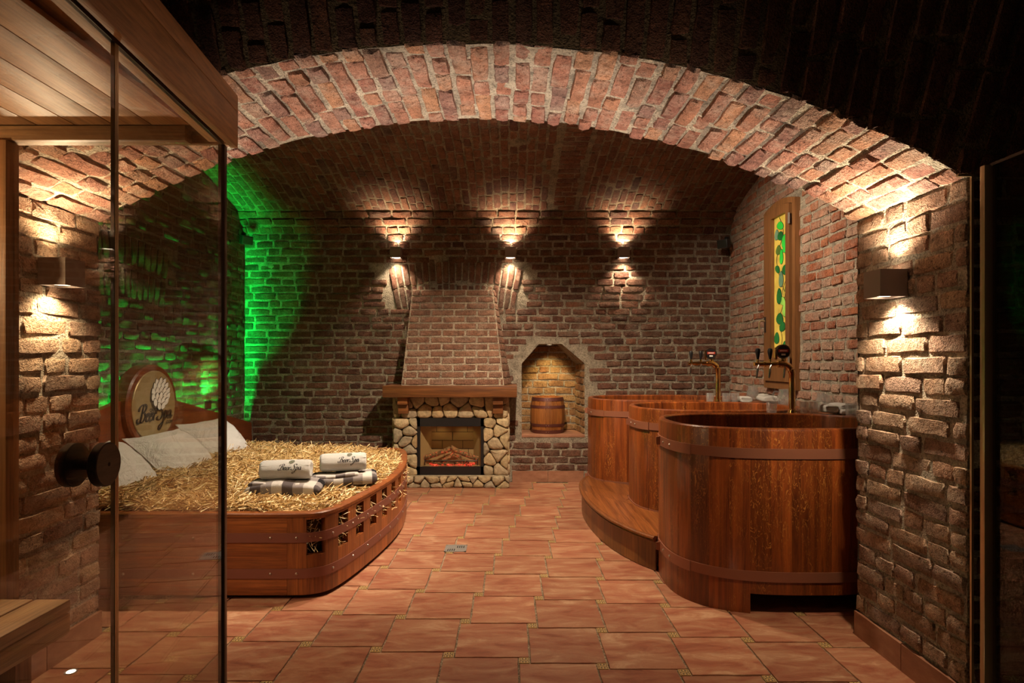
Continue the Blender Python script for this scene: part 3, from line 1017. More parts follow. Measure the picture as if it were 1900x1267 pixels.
def wall_lamp(cx, cy, cz, nrm, s, label, power, spot_up=2.3, spot_dn=2.0, up_ratio=1.0, tilt=0.0):
    """Cube up-and-down wall lamp: open housing, wall plate, two lenses."""
    nrm = Vector(nrm)
    base = Vector((cx, cy, cz))
    root = thing('wall_lamp', base, label, 'wall lamp', 'cube wall lamps')
    c = base + nrm * (s / 2 + 0.012)
    h = s / 2
    t = 0.004
    def ring(z0, z1, a, b_):
        o4 = [(-a, -a), (a, -a), (a, a), (-a, a)]
        i4 = [(-b_, -b_), (b_, -b_), (b_, b_), (-b_, b_)]
        v = [(c.x + x, c.y + y, c.z + z) for z in (z0, z1) for x, y in o4] + [(c.x + x, c.y + y, c.z + z) for z in (z0, z1) for x, y in i4]
        f = []
        for i in range(4):
            j = (i + 1) % 4
            f += [[i, j, 4 + j, 4 + i], [8 + j, 8 + i, 12 + i, 12 + j], [4 + i, 4 + j, 12 + j, 12 + i], [j, i, 8 + i, 8 + j]]
        return v, f
    mk('housing', ring(-h, h, h, h - t), M['lamp'], root, False)
    p0 = base + nrm * 0.006
    ax = Vector((abs(nrm.y), abs(nrm.x), 0)) * (h * 0.8) + Vector((abs(nrm.x), abs(nrm.y), 0)) * 0.012
    mk('wall_plate', box(p0.x - ax.x, p0.x + ax.x, p0.y - ax.y, p0.y + ax.y, cz - h * 0.8, cz + h * 0.8), M['lamp'], root, False)
    for sg in (1, -1):
        z = c.z + sg * (h - 0.012)
        v, f = lathe([(h * 0.78, -0.004), (h * 0.78, 0.004)], 20, c.x, c.y, z)
        mk('lens', (v, f), M['lens'], root, True)
        v, f = [], []
        n = 20
        for k in range(n):
            a = 2 * math.pi * k / n
            q = max(abs(math.cos(a)), abs(math.sin(a)))
            v += [(c.x + math.cos(a) * h * 0.8, c.y + math.sin(a) * h * 0.8, z), (c.x + math.cos(a) / q * (h - t), c.y + math.sin(a) / q * (h - t), z)]
        for k in range(n):
            k2 = (k + 1) % n
            f.append([2 * k, 2 * k + 1, 2 * k2 + 1, 2 * k2])
        mk('baffle', (v, f), M['lamp'], root, False)
        lp = (c.x, c.y, c.z + sg * (h - 0.003))
        add_light('lamp_light', 'SPOT', root, lp, power * (up_ratio if sg > 0 else 1.0), WARM, 0.025, spot_up if sg > 0 else spot_dn, 0.75, (c.x + nrm.x * (tilt if sg > 0 else 0.0), c.y + nrm.y * 0.0, c.z + sg))
    return root

wall_lamp(PL, 2.455, 1.672, (1, 0, 0), 0.113, 'taupe cube lamp on the left brick pier, seen through glass', P_PIL, 2.6, 2.3, 1.15, 0.45)
wall_lamp(PR, 2.462, 1.625, (-1, 0, 0), 0.113, 'taupe cube lamp on the right brick pier', P_PIL, 2.6, 2.3, 1.15, 0.45)
for x, lab in ((-1.206, 'cube wall lamp above the left edge of the chimney hood'), (0.011, 'cube wall lamp above the right edge of the chimney hood'), (1.217, 'cube wall lamp on the back wall above the far tub')):
    wall_lamp(x, YB, 2.452, (0, -1, 0), 0.112, lab, P_BACK, 2.0, 1.9)

# unseen spotlight bar added behind the arch; outer heads brighten bed and right wall
zc = vault_z(3.95) - 0.02
bar_ = thing('added_spot_bar', (0.15, 3.95, vault_z(3.95)), 'added black ceiling bar with three unseen spotlights under the inner vault', 'spotlight')
mk('bar', box(-0.55, 0.85, 3.93, 3.97, zc - 0.025, zc + 0.022, .004), M['blackmetal'], bar_)
for hx, aim, pw, ang, bl, tint in ((-0.45, (-1.75, 4.2, 0.4), P_BED, 1.25, 0.8, (1.0, 0.86, 0.70)), (0.15, (0.0, 4.95, 0.0), P_CEIL, 1.98, 0.9, (1.0, 0.79, 0.56)), (0.75, (2.38, 5.0, 1.5), P_RIGHT, 1.5, 0.9, (1.0, 0.80, 0.58))):
    c0 = Vector((hx, 3.95, zc - 0.085))
    dd = (Vector(aim) - c0).normalized()
    rm = Matrix.Translation(c0) @ dd.to_track_quat('Z', 'Y').to_matrix().to_4x4()
    hd = mk('spot_head', xf(lathe([(.03, -.045), (.036, -.04), (.036, .04), (.033, .045), (.030, .036)], 20, 0, 0, 0, False), rm), M['blackmetal'], bar_)
    mk('lens', xf(lathe([(.029, .030), (.029, .034)], 20), rm), M['spotlens'], hd)
    mk('stem', tube([(hx, 3.95, zc - 0.02), (hx, 3.95, zc - 0.085)], .008, 8), M['blackmetal'], hd)
    add_light('added_spot_light', 'SPOT', bar_, c0 + dd * 0.05, pw, tint, 0.03, ang, bl, aim)

# recessed floor spot by the left pier
root = thing('floor_spot', (-1.83, 2.43, 0), 'small round recessed floor spot beside the left pier', 'floor spot')
mk('rim', lathe([(0.024, 0.0), (0.024, 0.005), (0.017, 0.005), (0.017, 0.003)], 20, -1.83, 2.43, 0, False), M['steel'], root)
mk('lens', lathe([(0.017, 0.002), (0.017, 0.004)], 20, -1.83, 2.43, 0), M['spotlens'], root)

# unseen recessed uplights added under the arch to brighten its soffit
for x, lab in ((-1.15, 'added recessed floor uplight under the left part of the arch'), (-0.15, 'added recessed floor uplight under the crown of the arch'), (0.85, 'added recessed floor uplight under the right part of the arch')):
    root = thing('added_floor_uplight', (x, 2.16, 0), lab, 'uplight', 'added floor uplights under the arch')
    mk('rim', lathe([(0.05, 0.0), (0.05, 0.006), (0.038, 0.006), (0.038, 0.003)], 24, x, 2.16, 0, False), M['steel'], root)
    mk('lens', lathe([(0.038, 0.002), (0.038, 0.0045)], 24, x, 2.16, 0), M['lens'], root)
    add_light('added_uplight_light', 'SPOT', root, (x, 2.16, 0.012), P_UP, (1.0, 0.84, 0.69), 0.03, 0.80, 0.6, (x - 0.15 * x, 2.16 + 0.31, 1.0))

# unseen wall lamp added on the cabin's side wall to light its timber
root = thing('added_cabin_lamp', (-2.25, 1.65, 1.72), 'added small slatted wall lamp inside the glass cabin', 'lamp')
mk('back_plate', box(-2.249, -2.235, 1.58, 1.72, 1.62, 1.82, .003), M['cabin_z'], root)
for k in range(5):
    mk('shade_slat', box(-2.16, -2.15, 1.585 + k * .029, 1.60 + k * .029, 1.63, 1.81), M['cabin_z'], root, False)
mk('bulb', lathe([(.012, 0), (.026, .03), (.026, .06), (.010, .085)], 16, -2.20, 1.65, 1.66), M['lens'], root)
add_light('added_cabin_light', 'POINT', root, (-2.12, 1.65, 1.70), P_CABIN, (1.0, 0.72, 0.40), 0.03)

# ------------------------------------------------------------------ floor drain
root = thing('floor_drain', (-0.37, 4.03, 0), 'small square steel floor drain in the tiles', 'drain')
DX, DY, DS = -0.37, 4.03, 0.075
mk('frame', join(box(DX - DS, DX + DS, DY - DS, DY - DS + .012, 0, .006), box(DX - DS, DX + DS, DY + DS - .012, DY + DS, 0, .006),
                 box(DX - DS, DX - DS + .012, DY - DS, DY + DS, 0, .006), box(DX + DS - .012, DX + DS, DY - DS, DY + DS, 0, .006)), M['steel'], root, False)
mk('grate', box(DX - DS + .012, DX + DS - .012, DY - DS + .012, DY + DS - .012, 0, .0045), M['steel'], root, False)
for k in range(4):
    for gx, gy in ((DX - 0.055, DY - 0.032), (DX + 0.006, DY + 0.032)):
        x = gx + k * 0.0145
        mk('slot', box(x, x + .007, gy - .022, gy + .022, 0.004, .0048), M['void'], root, False)

# ------------------------------------------------------------------ lettering and emblem (drawn as strokes)
STROKES = {
    'B': ([[(.30, .96), (.22, .5), (.14, .08), (.02, -.05), (-.12, .02), (-.14, .17), (-.03, .22)],
           [(-.10, .62), (-.02, .86), (.22, 1.0), (.46, .98), (.55, .80), (.44, .60), (.26, .53), (.46, .49), (.55, .28), (.40, .04), (.20, .0), (.10, .10)]], .62),
    'e': ([[(.0, .20), (.15, .25), (.27, .37), (.20, .47), (.08, .40), (.02, .2), (.09, .02), (.22, .02), (.36, .17)]], .335),
    'r': ([[(.0, .17), (.06, .36), (.08, .47)], [(.09, .46), (.07, .22), (.05, .0)], [(.07, .25), (.16, .44), (.27, .45), (.28, .36)]], .36),
    ' ': ([], .12),
    'S': ([[(.56, .78), (.54, .95), (.36, 1.0), (.20, .86), (.25, .66), (.40, .48), (.44, .24), (.28, .02), (.04, .0), (-.08, .13), (.02, .22)]], .58),
    'p': ([[(.12, .52), (.05, .1), (-.05, -.32), (-.22, -.58), (-.36, -.52), (-.30, -.34), (-.05, -.18), (.16, -.02)],
           [(.08, .30), (.19, .47), (.32, .38), (.30, .14), (.17, .0), (.07, .07)]], .40),
    'a': ([[(.33, .42), (.17, .47), (.03, .25), (.09, .02), (.22, .09), (.33, .43), (.30, .12), (.36, .0), (.50, .16)]], .46),
}
def script_text(text, fmap, wmax=0.062, wmin=0.02, thick=0.0, slant=0.22):
    V, F = [], []
    x0 = 0.0
    for ch in text:
        strokes, adv = STROKES[ch]
        for st in strokes:
            pts = catmull([(p[0], p[1], 0) for p in st], 6)
            row = []
            for i, p in enumerate(pts):
                d_ = (pts[min(i + 1, len(pts) - 1)] - pts[max(i - 1, 0)]).normalized()
                ang = math.atan2(d_.y, d_.x)
                w = wmin + (wmax - wmin) * abs(math.sin(ang - 0.35)) ** 1.3
                if i in (0, len(pts) - 1): w *= 0.6
                nrm = Vector((-d_.y, d_.x, 0))
                for s in (1, -1):
                    q = p + nrm * w * s
                    row.append((x0 + q.x + slant * q.y, q.y))
            b0 = len(V)
            V += [fmap(a, b_, thick) for a, b_ in row]
            n = len(pts)
            F += [[b0 + 2 * i, b0 + 2 * i + 2, b0 + 2 * i + 3, b0 + 2 * i + 1] for i in range(n - 1)]
            if thick:
                b1 = len(V)
                V += [fmap(a, b_, 0.0) for a, b_ in row]
                for i in range(n - 1):
                    F.append([b0 + 2 * i, b1 + 2 * i, b1 + 2 * i + 2, b0 + 2 * i + 2])
                    F.append([b0 + 2 * i + 3, b1 + 2 * i + 3, b1 + 2 * i + 1, b0 + 2 * i + 1])
        x0 += adv
    return V, F

def block_text(body, fmap, size, thick=0.0):
    cu = bpy.data.curves.new('lettering', 'FONT')
    cu.body = body
    cu.size = size
    cu.align_x = 'CENTER'
    cu.offset = size * 0.035
    o = bpy.data.objects.new('lettering', cu)
    COL.objects.link(o)
    bpy.context.view_layer.update()
    me = o.to_mesh()
    v = [fmap(p.co.x, p.co.y, thick) for p in me.vertices]
    f = [list(p.vertices) for p in me.polygons]
    o.to_mesh_clear()
    bpy.data.objects.remove(o)
    bpy.data.curves.remove(cu)
    return v, f

def hop(fmap, s=1.0, h=0.01, grow=0.0, dz=0.0):
    """Hop cone of overlapping pointed scales, tiers laid over one another; about 1 wide and 1 tall."""
    V, F = [], []
    rows = [(0.34, 3, 0.17), (0.22, 4, 0.28), (0.06, 5, 0.37), (-0.10, 5, 0.37), (-0.25, 4, 0.28), (-0.37, 2, 0.10)]
    for ri, (y, cnt, wid) in enumerate(rows):
        for k in range(cnt):
            t = (k / (cnt - 1) * 2 - 1) if cnt > 1 else 0.0
            cx, cy = t * wid, y - abs(t) * 0.03
            a = -t * 0.55 - 0.10
            L, W = 0.26 + grow * 2, 0.085 + grow
            half = []
            for q in range(7):
                u = q / 6
                half.append((W * (math.sin(math.pi * min(1.0, u * 0.92 + 0.08)) ** 0.75) * (1.0 if u < 0.6 else 1.0 - 0.35 * (u - 0.6)), (u - 0.45) * L))
            ring = [(-w, yy) for w, yy in half] + [(w, yy) for w, yy in reversed(half[:-1])]
            z0 = h * (0.2 + 0.25 * ri + 0.03 * (k % 2)) + dz
            b0, n = len(V), len(ring)
            for sc2, z in ((1.0, max(0.0, z0 - h * 0.2)), (0.96, z0 + h * 0.06)):
                for (x, yy) in ring:
                    X, Y = cx + sc2 * (x * math.cos(a) - yy * math.sin(a)), cy + sc2 * (x * math.sin(a) + yy * math.cos(a))
                    V.append(fmap((X + 0.14 * Y) * s, Y * s, z))
            F += [[b0 + i_, b0 + (i_ + 1) % n, b0 + n + (i_ + 1) % n, b0 + n + i_] for i_ in range(n)]
            F.append([b0 + n + i_ for i_ in range(n)])
    return V, F

# ------------------------------------------------------------------ straw bed
BZ0, BZ1 = 0.025, 0.472
BY0, BY1, BXL, BXC = 3.17, 5.57, -2.745, -1.21
bed = thing('straw_bed', (-1.8, 4.37, 0), 'big rounded wooden bed with slatted front, filled with straw', 'bed')
ctrl = [(BXC, BY0), (-1.08, 3.185), (-0.99, 3.27), (-0.915, 3.55), (-0.845, 4.0), (-0.822, 4.37), (-0.845, 4.74), (-0.915, 5.19), (-0.99, 5.47), (-1.08, 5.555), (BXC, BY1)]
edge = catmull([(x, y, 0) for x, y in ctrl], 10)
edge[0] = Vector((BXC, BY0, 0))
NE = 27
pts, elen = resample(edge, NE * 4 + 1)
nrm = normals2d(pts, False)
BT = 0.042
for i in range(NE):
    sl = slice(i * 4, i * 4 + 5)
    p, q = pts[sl], nrm[sl]
    def stave(z0, z1):
        return sweep2d(p, q, [(0, z0), (0, z1), (-BT, z1), (-BT, z0)])
    if i % 2 == 1:
        fix_normals(mk('stave', stave(BZ0, 0.24), M['bed_v'], bed, True, sharp=0.5))
        fix_normals(mk('stave', stave(0.435, BZ1 - 0.02), M['bed_v'], bed, True, sharp=0.5))
    else:
        fix_normals(mk('stave', stave(BZ0, BZ1 - 0.02), M['bed_v'], bed, True, sharp=0.5))
full = [Vector((BXL + (BXC - BXL) * t / 4, BY0, 0)) for t in range(4)] + pts + [Vector((BXC + (BXL - BXC) * t / 4, BY1, 0)) for t in range(1, 5)]
fn = normals2d(full, False)
fix_normals(mk('top_rail', sweep2d(full, fn, [(0.004, BZ1 - .022), (0.004, BZ1 - .006), (-.002, BZ1), (-.048, BZ1), (-.055, BZ1 - .006), (-.055, BZ1 - .022)]), M['bed'], bed, True, sharp=0.5))
for yy, sg in ((BY0, 1), (BY1, -1)):
    for z0, z1 in ((BZ0, 0.143), (0.145, 0.338), (0.340, BZ1 - 0.022)):
        mk('board', box(BXL, BXC - .001, min(yy, yy + sg * BT), max(yy, yy + sg * BT), z0, z1, 0.002), M['bed'], bed)
for zlo, zhi in ((0.312, 0.364), (0.117, 0.169)):
    o = fix_normals(mk('metal_strap', sweep2d(full, fn, [(0.0005, zlo), (0.0045, zlo), (0.0045, zhi), (0.0005, zhi)]), M['strap'], bed, True, sharp=0.5))
    zm = (zlo + zhi) / 2
    spots = [(Vector((x, BY0, 0)), Vector((0, -1, 0))) for x in (-2.1, -1.72, -1.30)]
    spots += [(pts[i * 8 + 2], nrm[i * 8 + 2]) for i in range(0, NE // 2 + 1)]
    for (p, q) in spots:
        b_ = p + q * 0.0045 + Vector((0, 0, zm))
        rot = q.to_track_quat('Z', 'Y').to_matrix().to_4x4()
        mk('bolt', xf(lathe([(.0075, 0), (.0065, .003), (.003, .0055)], 8), Matrix.Translation(b_) @ rot), M['bolt'], o)
for fx, fy in ((-1.25, 3.24), (-2.6, 3.24), (-1.25, 5.5), (-2.6, 5.5), (-0.93, 4.37)):
    mk('foot', box(fx - .02, fx + .02, fy - .02, fy + .02, 0.0, 0.03), M['bed'], bed, False)
mk('end_panel', box(BXL, -2.42, BY1 - .05, BY1 + .02, BZ1, BZ1 + .045, .004), M['bed'], bed)
# headboard
def yz(x):
    return lambda p: (x, p[0], p[1])
hb = [(2.95, 0.08), (6.2, 0.08), (6.2, 0.645), (4.62, 1.02), (4.12, 1.02), (2.95, 0.745)]
fix_normals(mk('headboard', prism(hb, yz(-2.745), yz(-2.795)), M['headboard'], bed, False))
SY, SZ = 4.42, 0.962
def disc(r, x0, x1, n=56, bev=0.006):
    v, f = [], []
    for (rr, x) in ((r, x0), (r, x1 - bev), (r - bev, x1)):
        for k in range(n):
            a = 2 * math.pi * k / n
            v.append((x, SY + rr * math.cos(a), SZ + rr * math.sin(a)))
    for j in range(2):
        for k in range(n):
            k2 = (k + 1) % n
            f.append([j * n + k, j * n + k2, (j + 1) * n + k2, (j + 1) * n + k])
    f.append([2 * n + k for k in range(n)])
    f.append([k for k in range(n - 1, -1, -1)])
    return v, f
sign = fix_normals(mk('sign_frame', disc(0.312, -2.80, -2.700, bev=0.012), M['headboard'], bed, label='round dark wood sign frame on the headboard'))
fix_normals(mk('sign_face', disc(0.266, -2.70, -2.690, bev=0.004), M['signface'], sign, label='champagne coloured round sign face'))
def smap(cy, cz, s, x0=-2.690):
    return lambda a, b_, t: (x0 + t, SY + cy + a * s, SZ + cz + b_ * s)
fix_normals(mk('emblem', hop(smap(0.055, 0.095, 0.25), 1.0, 0.016), M['white'], sign, False, label='white relief hop cone'))
fix_normals(mk('emblem_outline', hop(smap(0.055, 0.095, 0.25), 1.0, 0.016, 0.014, -0.0016), M['ink'], sign, False, label='dark outline of the hop scales'))
mk('lettering', script_text('Beer Spa', smap(-0.205, -0.110, 0.128), thick=0.008), M['ink'], sign, False, label='black script lettering Beer Spa')
mk('lettering', block_text('ORIGINAL', smap(0.0, -0.042, 1.0), 0.036, 0.010), M['ink'], sign, False)
mk('lettering', block_text('.COM', smap(0.165, -0.150, 1.0), 0.036, 0.010), M['ink'], sign, False)
# straw fill
ins = [p - q * 0.075 for p, q in zip(full, fn)]
def inside(x, y, m=0.0):
    if x < BXL + 0.02 or y < BY0 + 0.06 + m or y > BY1 - 0.06 - m:
        return False
    best = 9
    for p, q in zip(pts[::3], nrm[::3]):
        dd = (x - p.x) * q.x + (y - p.y) * q.y
        if (Vector((x, y, 0)) - p).length < 0.35 and dd > -0.065 - m:
            return False
        best = min(best, p.x)
    return x < -0.80
def straw_z(x, y):
    e = min(1.0, max(0.0, (-1.0 - x) / 0.5))
    z = 0.445 + 0.035 * e + 0.022 * noise.noise(Vector((x * 3.1, y * 3.1, 2))) + 0.012 * noise.noise(Vector((x * 9, y * 9, 5)))
    z += 0.05 * max(0.0, min(1.0, (-1.9 - x) / 0.5))
    return z
v, f, gi = [], [], {}
st = 0.05
for i in range(0, 42):
    for j in range(0, 50):
        x, y = BXL + 0.02 + i * st, BY0 + 0.06 + j * st * 0.96
        if inside(x, y):
            gi[i, j] = len(v)
            v.append((x, y, straw_z(x, y) - 0.02))
for (i, j) in list(gi):
    q = [(i, j), (i + 1, j), (i + 1, j + 1), (i, j + 1)]
    if all(k in gi for k in q):
        f.append([gi[k] for k in q])
# skirt down so the fill is a body, not a sheet
nb0 = len(v)
skv = [(p.x, p.y, 0.43) for p in ins] + [(p.x, p.y, 0.05) for p in ins]
skf = [[i, i + 1, len(ins) + i + 1, len(ins) + i] for i in range(len(ins) - 1)] + [list(range(len(ins)))]
mk('straw_filling', join((v, f), (skv, skf)), M['strawbase'], bed, True, sharp=0, kind='stuff')
rs = random.Random(3)
SV, SF, SR = [], [], []
def blade(p, d_, L, w, bend, rnd):
    up = Vector((0, 0, 1))
    s = d_.cross(up)
    s = s.normalized() if s.length > 1e-4 else Vector((1, 0, 0))
    u2 = s.cross(d_).normalized()
    b0 = len(SV)
    for t, bz in ((-0.5, 0.0), (0.0, bend), (0.5, 0.0)):
        c = p + d_ * (L * t) + u2 * bz
        SV.extend([c + s * w, c - s * w * 0.6 + u2 * w * 0.9, c - s * w * 0.6 - u2 * w * 0.9])
    for k in range(2):
        for e in range(3):
            e2 = (e + 1) % 3
            SF.append((b0 + k * 3 + e, b0 + k * 3 + e2, b0 + k * 3 + 3 + e2, b0 + k * 3 + 3 + e))
            SR.append(rnd)
o0 = org(bed)
cnt = 0
while cnt < 30000:
    x, y = rs.uniform(BXL + .03, -0.82), rs.uniform(BY0 + .05, BY1 - .05)
    if not inside(x, y, 0.0):
        continue
    a = rs.uniform(0, 2 * math.pi)
    tl = rs.gauss(0.08, 0.28)
    d_ = Vector((math.cos(a) * math.cos(tl), math.sin(a) * math.cos(tl), math.sin(tl)))
    L = rs.uniform(0.04, 0.19)
    p = Vector((x, y, straw_z(x, y) + rs.uniform(-0.02, 0.014))) - o0
    e1, e2 = p + d_ * L / 2 + o0, p - d_ * L / 2 + o0
    if not (inside(e1.x, e1.y, -0.05) and inside(e2.x, e2.y, -0.05)):
        continue
    blade(p, d_, L, rs.uniform(0.0015, 0.0034), rs.uniform(-0.006, 0.008), min(1, max(0, rs.gauss(0.5, 0.33))))
    cnt += 1
# straws poking through the slots of the slatted front
for i in range(1, NE, 2):
    for k in range(rs.randrange(22, 60)):
        t = rs.uniform(0.6, 3.4)
        j = i * 4 + int(t)
        p, q = pts[j], nrm[j]
        z = rs.uniform(0.245, 0.43)
        d_ = (q * rs.uniform(0.1, 1.0) + Vector((rs.uniform(-1, 1), rs.uniform(-1, 1), rs.uniform(-1.0, 0.5)))).normalized()
        pp = Vector((p.x, p.y, z)) - q * rs.uniform(0.0, 0.05) - o0
        blade(pp, d_, rs.uniform(0.03, 0.085), rs.uniform(0.001, 0.002), rs.uniform(-.004, .004), min(1, max(0, rs.gauss(0.6, 0.25))))
me = bpy.data.meshes.new('straw')
me.from_pydata(SV, [], SF)
me.materials.append(M['straw'])
at = me.attributes.new('rnd', 'FLOAT', 'FACE')
at.data.foreach_set('value', SR)
link(bpy.data.objects.new('straw', me), bed, kind='stuff', label='loose golden straw filling the bed')

# green light behind the headboard
root = thing('led_strip', (-2.83, 4.4, 0.60), 'green light strip hidden between headboard and wall', 'light strip')
mk('channel', box(-2.846, -2.814, 3.3, 5.6, 0.585, 0.605), M['blackmetal'], root, False)
mk('diffuser', box(-2.842, -2.818, 3.32, 5.58, 0.6055, 0.613), M['led'], root, False)
l = bpy.data.lights.new('strip_light', 'AREA')
l.shape = 'RECTANGLE'
l.size, l.size_y = 0.02, 2.2
l.energy = P_GREEN * 4.2
l.color = (0.0, 1.0, 0.10)
lo = bpy.data.objects.new('strip_light', l)
link(lo, root)
lo.location = Vector((-2.83, 4.45, 0.62)) - org(root)
lo.rotation_euler = (math.pi, 0.35, 0)
root = thing('added_corner_uplight', (-2.77, 5.35, 0.86), 'added small black uplight at the far end of the headboard', 'uplight')  # unseen fitting added to cast the green on the back corner
mk('housing', lathe([(0.028, 0), (0.03, 0.005), (0.03, 0.07), (0.026, 0.075), (0.026, 0.06)], 18, -2.77, 5.35, 0.86, False), M['blackmetal'], root)
mk('lens', lathe([(0.025, 0.058), (0.025, 0.064)], 18, -2.77, 5.35, 0.86), M['led'], root)
add_light('added_uplight_light', 'SPOT', root, (-2.77, 5.35, 0.94), P_GREEN, (0.0, 1.0, 0.10), 0.02, 1.22, 0.45, (-3.02, 6.27, 1.95))

# pillows
def pillow_vf(w, h, t, seed):
    n = 18
    v, f = [], []
    for side in (1, -1):
        for j in range(n + 1):
            for i in range(n + 1):
                a, b_ = i / n * 2 - 1, j / n * 2 - 1
                th = ((1 - abs(a) ** 2.6) * (1 - abs(b_) ** 2.6)) ** 0.8
                pin = 1 - 0.09 * (1 - b_ * b_) * abs(a) ** 3
                pin2 = 1 - 0.09 * (1 - a * a) * abs(b_) ** 3
                wr = 0.022 * noise.noise(Vector((a * 2.2 + seed, b_ * 2.2, side))) * th + 0.012 * noise.noise(Vector((a * 6 + b_ * 4, b_ * 2.5 + seed, 3))) * th ** 0.5
                v.append((a * w / 2 * pin, b_ * h / 2 * pin2, side * (t / 2 * th) + wr))
    m_ = (n + 1) ** 2
    for j in range(n):
        for i in range(n):
            a = j * (n + 1) + i
            f.append([a, a + 1, a + n + 2, a + n + 1])
            f.append([m_ + a, m_ + a + n + 1, m_ + a + n + 2, m_ + a + 1])
    return v, f
for k, (py, px, pz, rz, tilt, lab) in enumerate(((3.70, -2.50, 0.595, 0.14, 0.80, 'plump white pillow on the straw, nearest the arch'), (4.36, -2.50, 0.595, -0.06, 0.74, 'white pillow leaning under the round sign, middle of three'), (5.00, -2.50, 0.61, -0.10, 0.82, 'white pillow at the far end of the headboard'))):
    root = thing('pillow', (px, py, pz), lab, 'pillow', 'white pillows on the straw bed')
    vf = pillow_vf(0.63, 0.48, 0.25, k * 3.3)
    mt = Matrix.Rotation(rz, 4, 'Z') @ Matrix.Rotation(tilt, 4, 'Y') @ Matrix(((0, -1, 0, 0), (1, 0, 0, 0), (0, 0, 1, 0), (0, 0, 0, 1)))
    v = [mt @ Vector(p) for p in vf[0]]
    mk('pillow_cover', (v, vf[1]), M['pillow'], root, True, world=False, sharp=0)
    n = 18
    ring = [vf[0][i] for i in range(n + 1)] + [vf[0][j * (n + 1) + n] for j in range(1, n + 1)] + [vf[0][n * (n + 1) + i] for i in range(n - 1, -1, -1)] + [vf[0][j * (n + 1)] for j in range(n - 1, 0, -1)]
    mk('piping', tube([mt @ Vector(p) for p in ring + ring[:1]], 0.004, 6, False), M['pillow'], root, True, world=False)

# folded plaid robes with rolled towels on top
def robe_vf(L, W, H, seed):
    nx, ny = 26, 22
    v, f = [], []
    for i in range(nx + 1):
        x = (i / nx - 0.5) * L
        e = (1 - abs(2 * i / nx - 1) ** 6) ** 0.5
        for j in range(ny):
            a = 2 * math.pi * j / ny
            cy, cz = math.cos(a), math.sin(a)
            y = math.copysign(abs(cy) ** 0.45, cy) * W / 2 * (0.94 + 0.06 * e)
            z = math.copysign(abs(cz) ** 0.7, cz) * H / 2 * (0.35 + 0.65 * e)
            z += 0.010 * noise.noise(Vector((x * 8, y * 8, seed))) + 0.012 * math.sin(x * 9 + seed) * (1 if cz > 0 else 0.4)
            if abs(cz) < 0.5 and cy < 0:
                y += 0.006
            v.append((x, y, z))
    for i in range(nx):
        for j in range(ny):
            j2 = (j + 1) % ny
            f.append([i * ny + j, i * ny + j2, (i + 1) * ny + j2, (i + 1) * ny + j])
    f.append(list(range(ny - 1, -1, -1)))
    f.append([nx * ny + j for j in range(ny)])
    return v, f
def towel_vf(L, R):
    n, k = 28, 6
    prof = [(0.35 * R, -L / 2 + 0.010), (0.6 * R, -L / 2 + 0.002), (0.86 * R, -L / 2), (0.97 * R, -L / 2 + 0.010), (R, -L / 2 + 0.03), (R * 1.02, 0), (R, L / 2 - 0.03), (0.97 * R, L / 2 - 0.01), (0.86 * R, L / 2), (0.6 * R, L / 2 - 0.002), (0.35 * R, L / 2 - 0.01)]
    v, f = lathe(prof, n)
    return [(p[2], p[0] * (1 + 0.012 * math.sin(9 * p[2] * 8)), p[1] * 0.88) for p in v], f
def robe_and_towel(x, y, rz, n):
    zr = straw_z(x, y)
    rob = thing('folded_robe', (x, y, zr), ('grey and black plaid robe folded under the nearer towel', 'grey and white plaid robe folded under the farther towel')[n], 'robe', 'folded plaid robes on the bed', rotz=rz)
    mk('folded_cloth', robe_vf(0.44, 0.27, 0.075, 2.0 + n * 3), M['plaid'], rob, True, world=False, sharp=0).location = (0, 0, 0.044)
    mk('fold_flap', robe_vf(0.30, 0.20, 0.035, 4.0 + n), M['plaid'], rob, True, world=False, sharp=0).location = (-0.05, -0.02, 0.076)
    R = 0.068
    tow = thing('rolled_towel', (x, y, zr + 0.092), ('rolled white towel with printed logo, nearer of two', 'rolled white towel with printed logo, farther of two')[n], 'towel', 'rolled towels on the bed', rotz=rz)
    def tm(vf):
        return [(p[0], p[1], p[2] + R * 0.88) for p in vf[0]], vf[1]
    t_ = mk('towel_roll', tm(towel_vf(0.30, R)), M['towel'], tow, True, world=False, sharp=0)
    spi = [Vector((-0.151 + 0.0, math.cos(a) * R * 0.86 * (1 - a / 22), math.sin(a) * R * 0.76 * (1 - a / 22))) for a in lin(0, 18, 0.35)]
    mk('rolled_edge', tm(tube(spi, 0.0035, 5)), M['towel'], tow, True, world=False)
    seam = [Vector((u, math.sin(0.9) * -R * 1.012, math.cos(0.9) * R * 0.88 * 1.012 - 0.004)) for u in (-0.145, -0.05, 0.05, 0.145)]
    mk('towel_hem', tm(tube(seam, 0.003, 5)), M['towel'], tow, True, world=False)
    def wrap(cx, a0, s):
        def fm(a, b_, t):
            th = a0 - (b_ * s) / R
            rr = R * 1.035 + t + 0.0008
            return (cx + a * s, -math.sin(th) * rr, math.cos(th) * rr * 0.88)
        return fm
    mk('printed_lettering', tm(script_text('Beer Spa', wrap(-0.03, 1.42, 0.041))), M['ink'], t_, False, world=False)
    mk('printed_emblem', tm(hop(wrap(0.040, 0.50, 0.036), 1.0, 0.0006)), M['inkgreen'], t_, False, world=False)
robe_and_towel(-1.40, 3.66, 0.14, 0)
robe_and_towel(-1.13, 3.97, 0.26, 1)

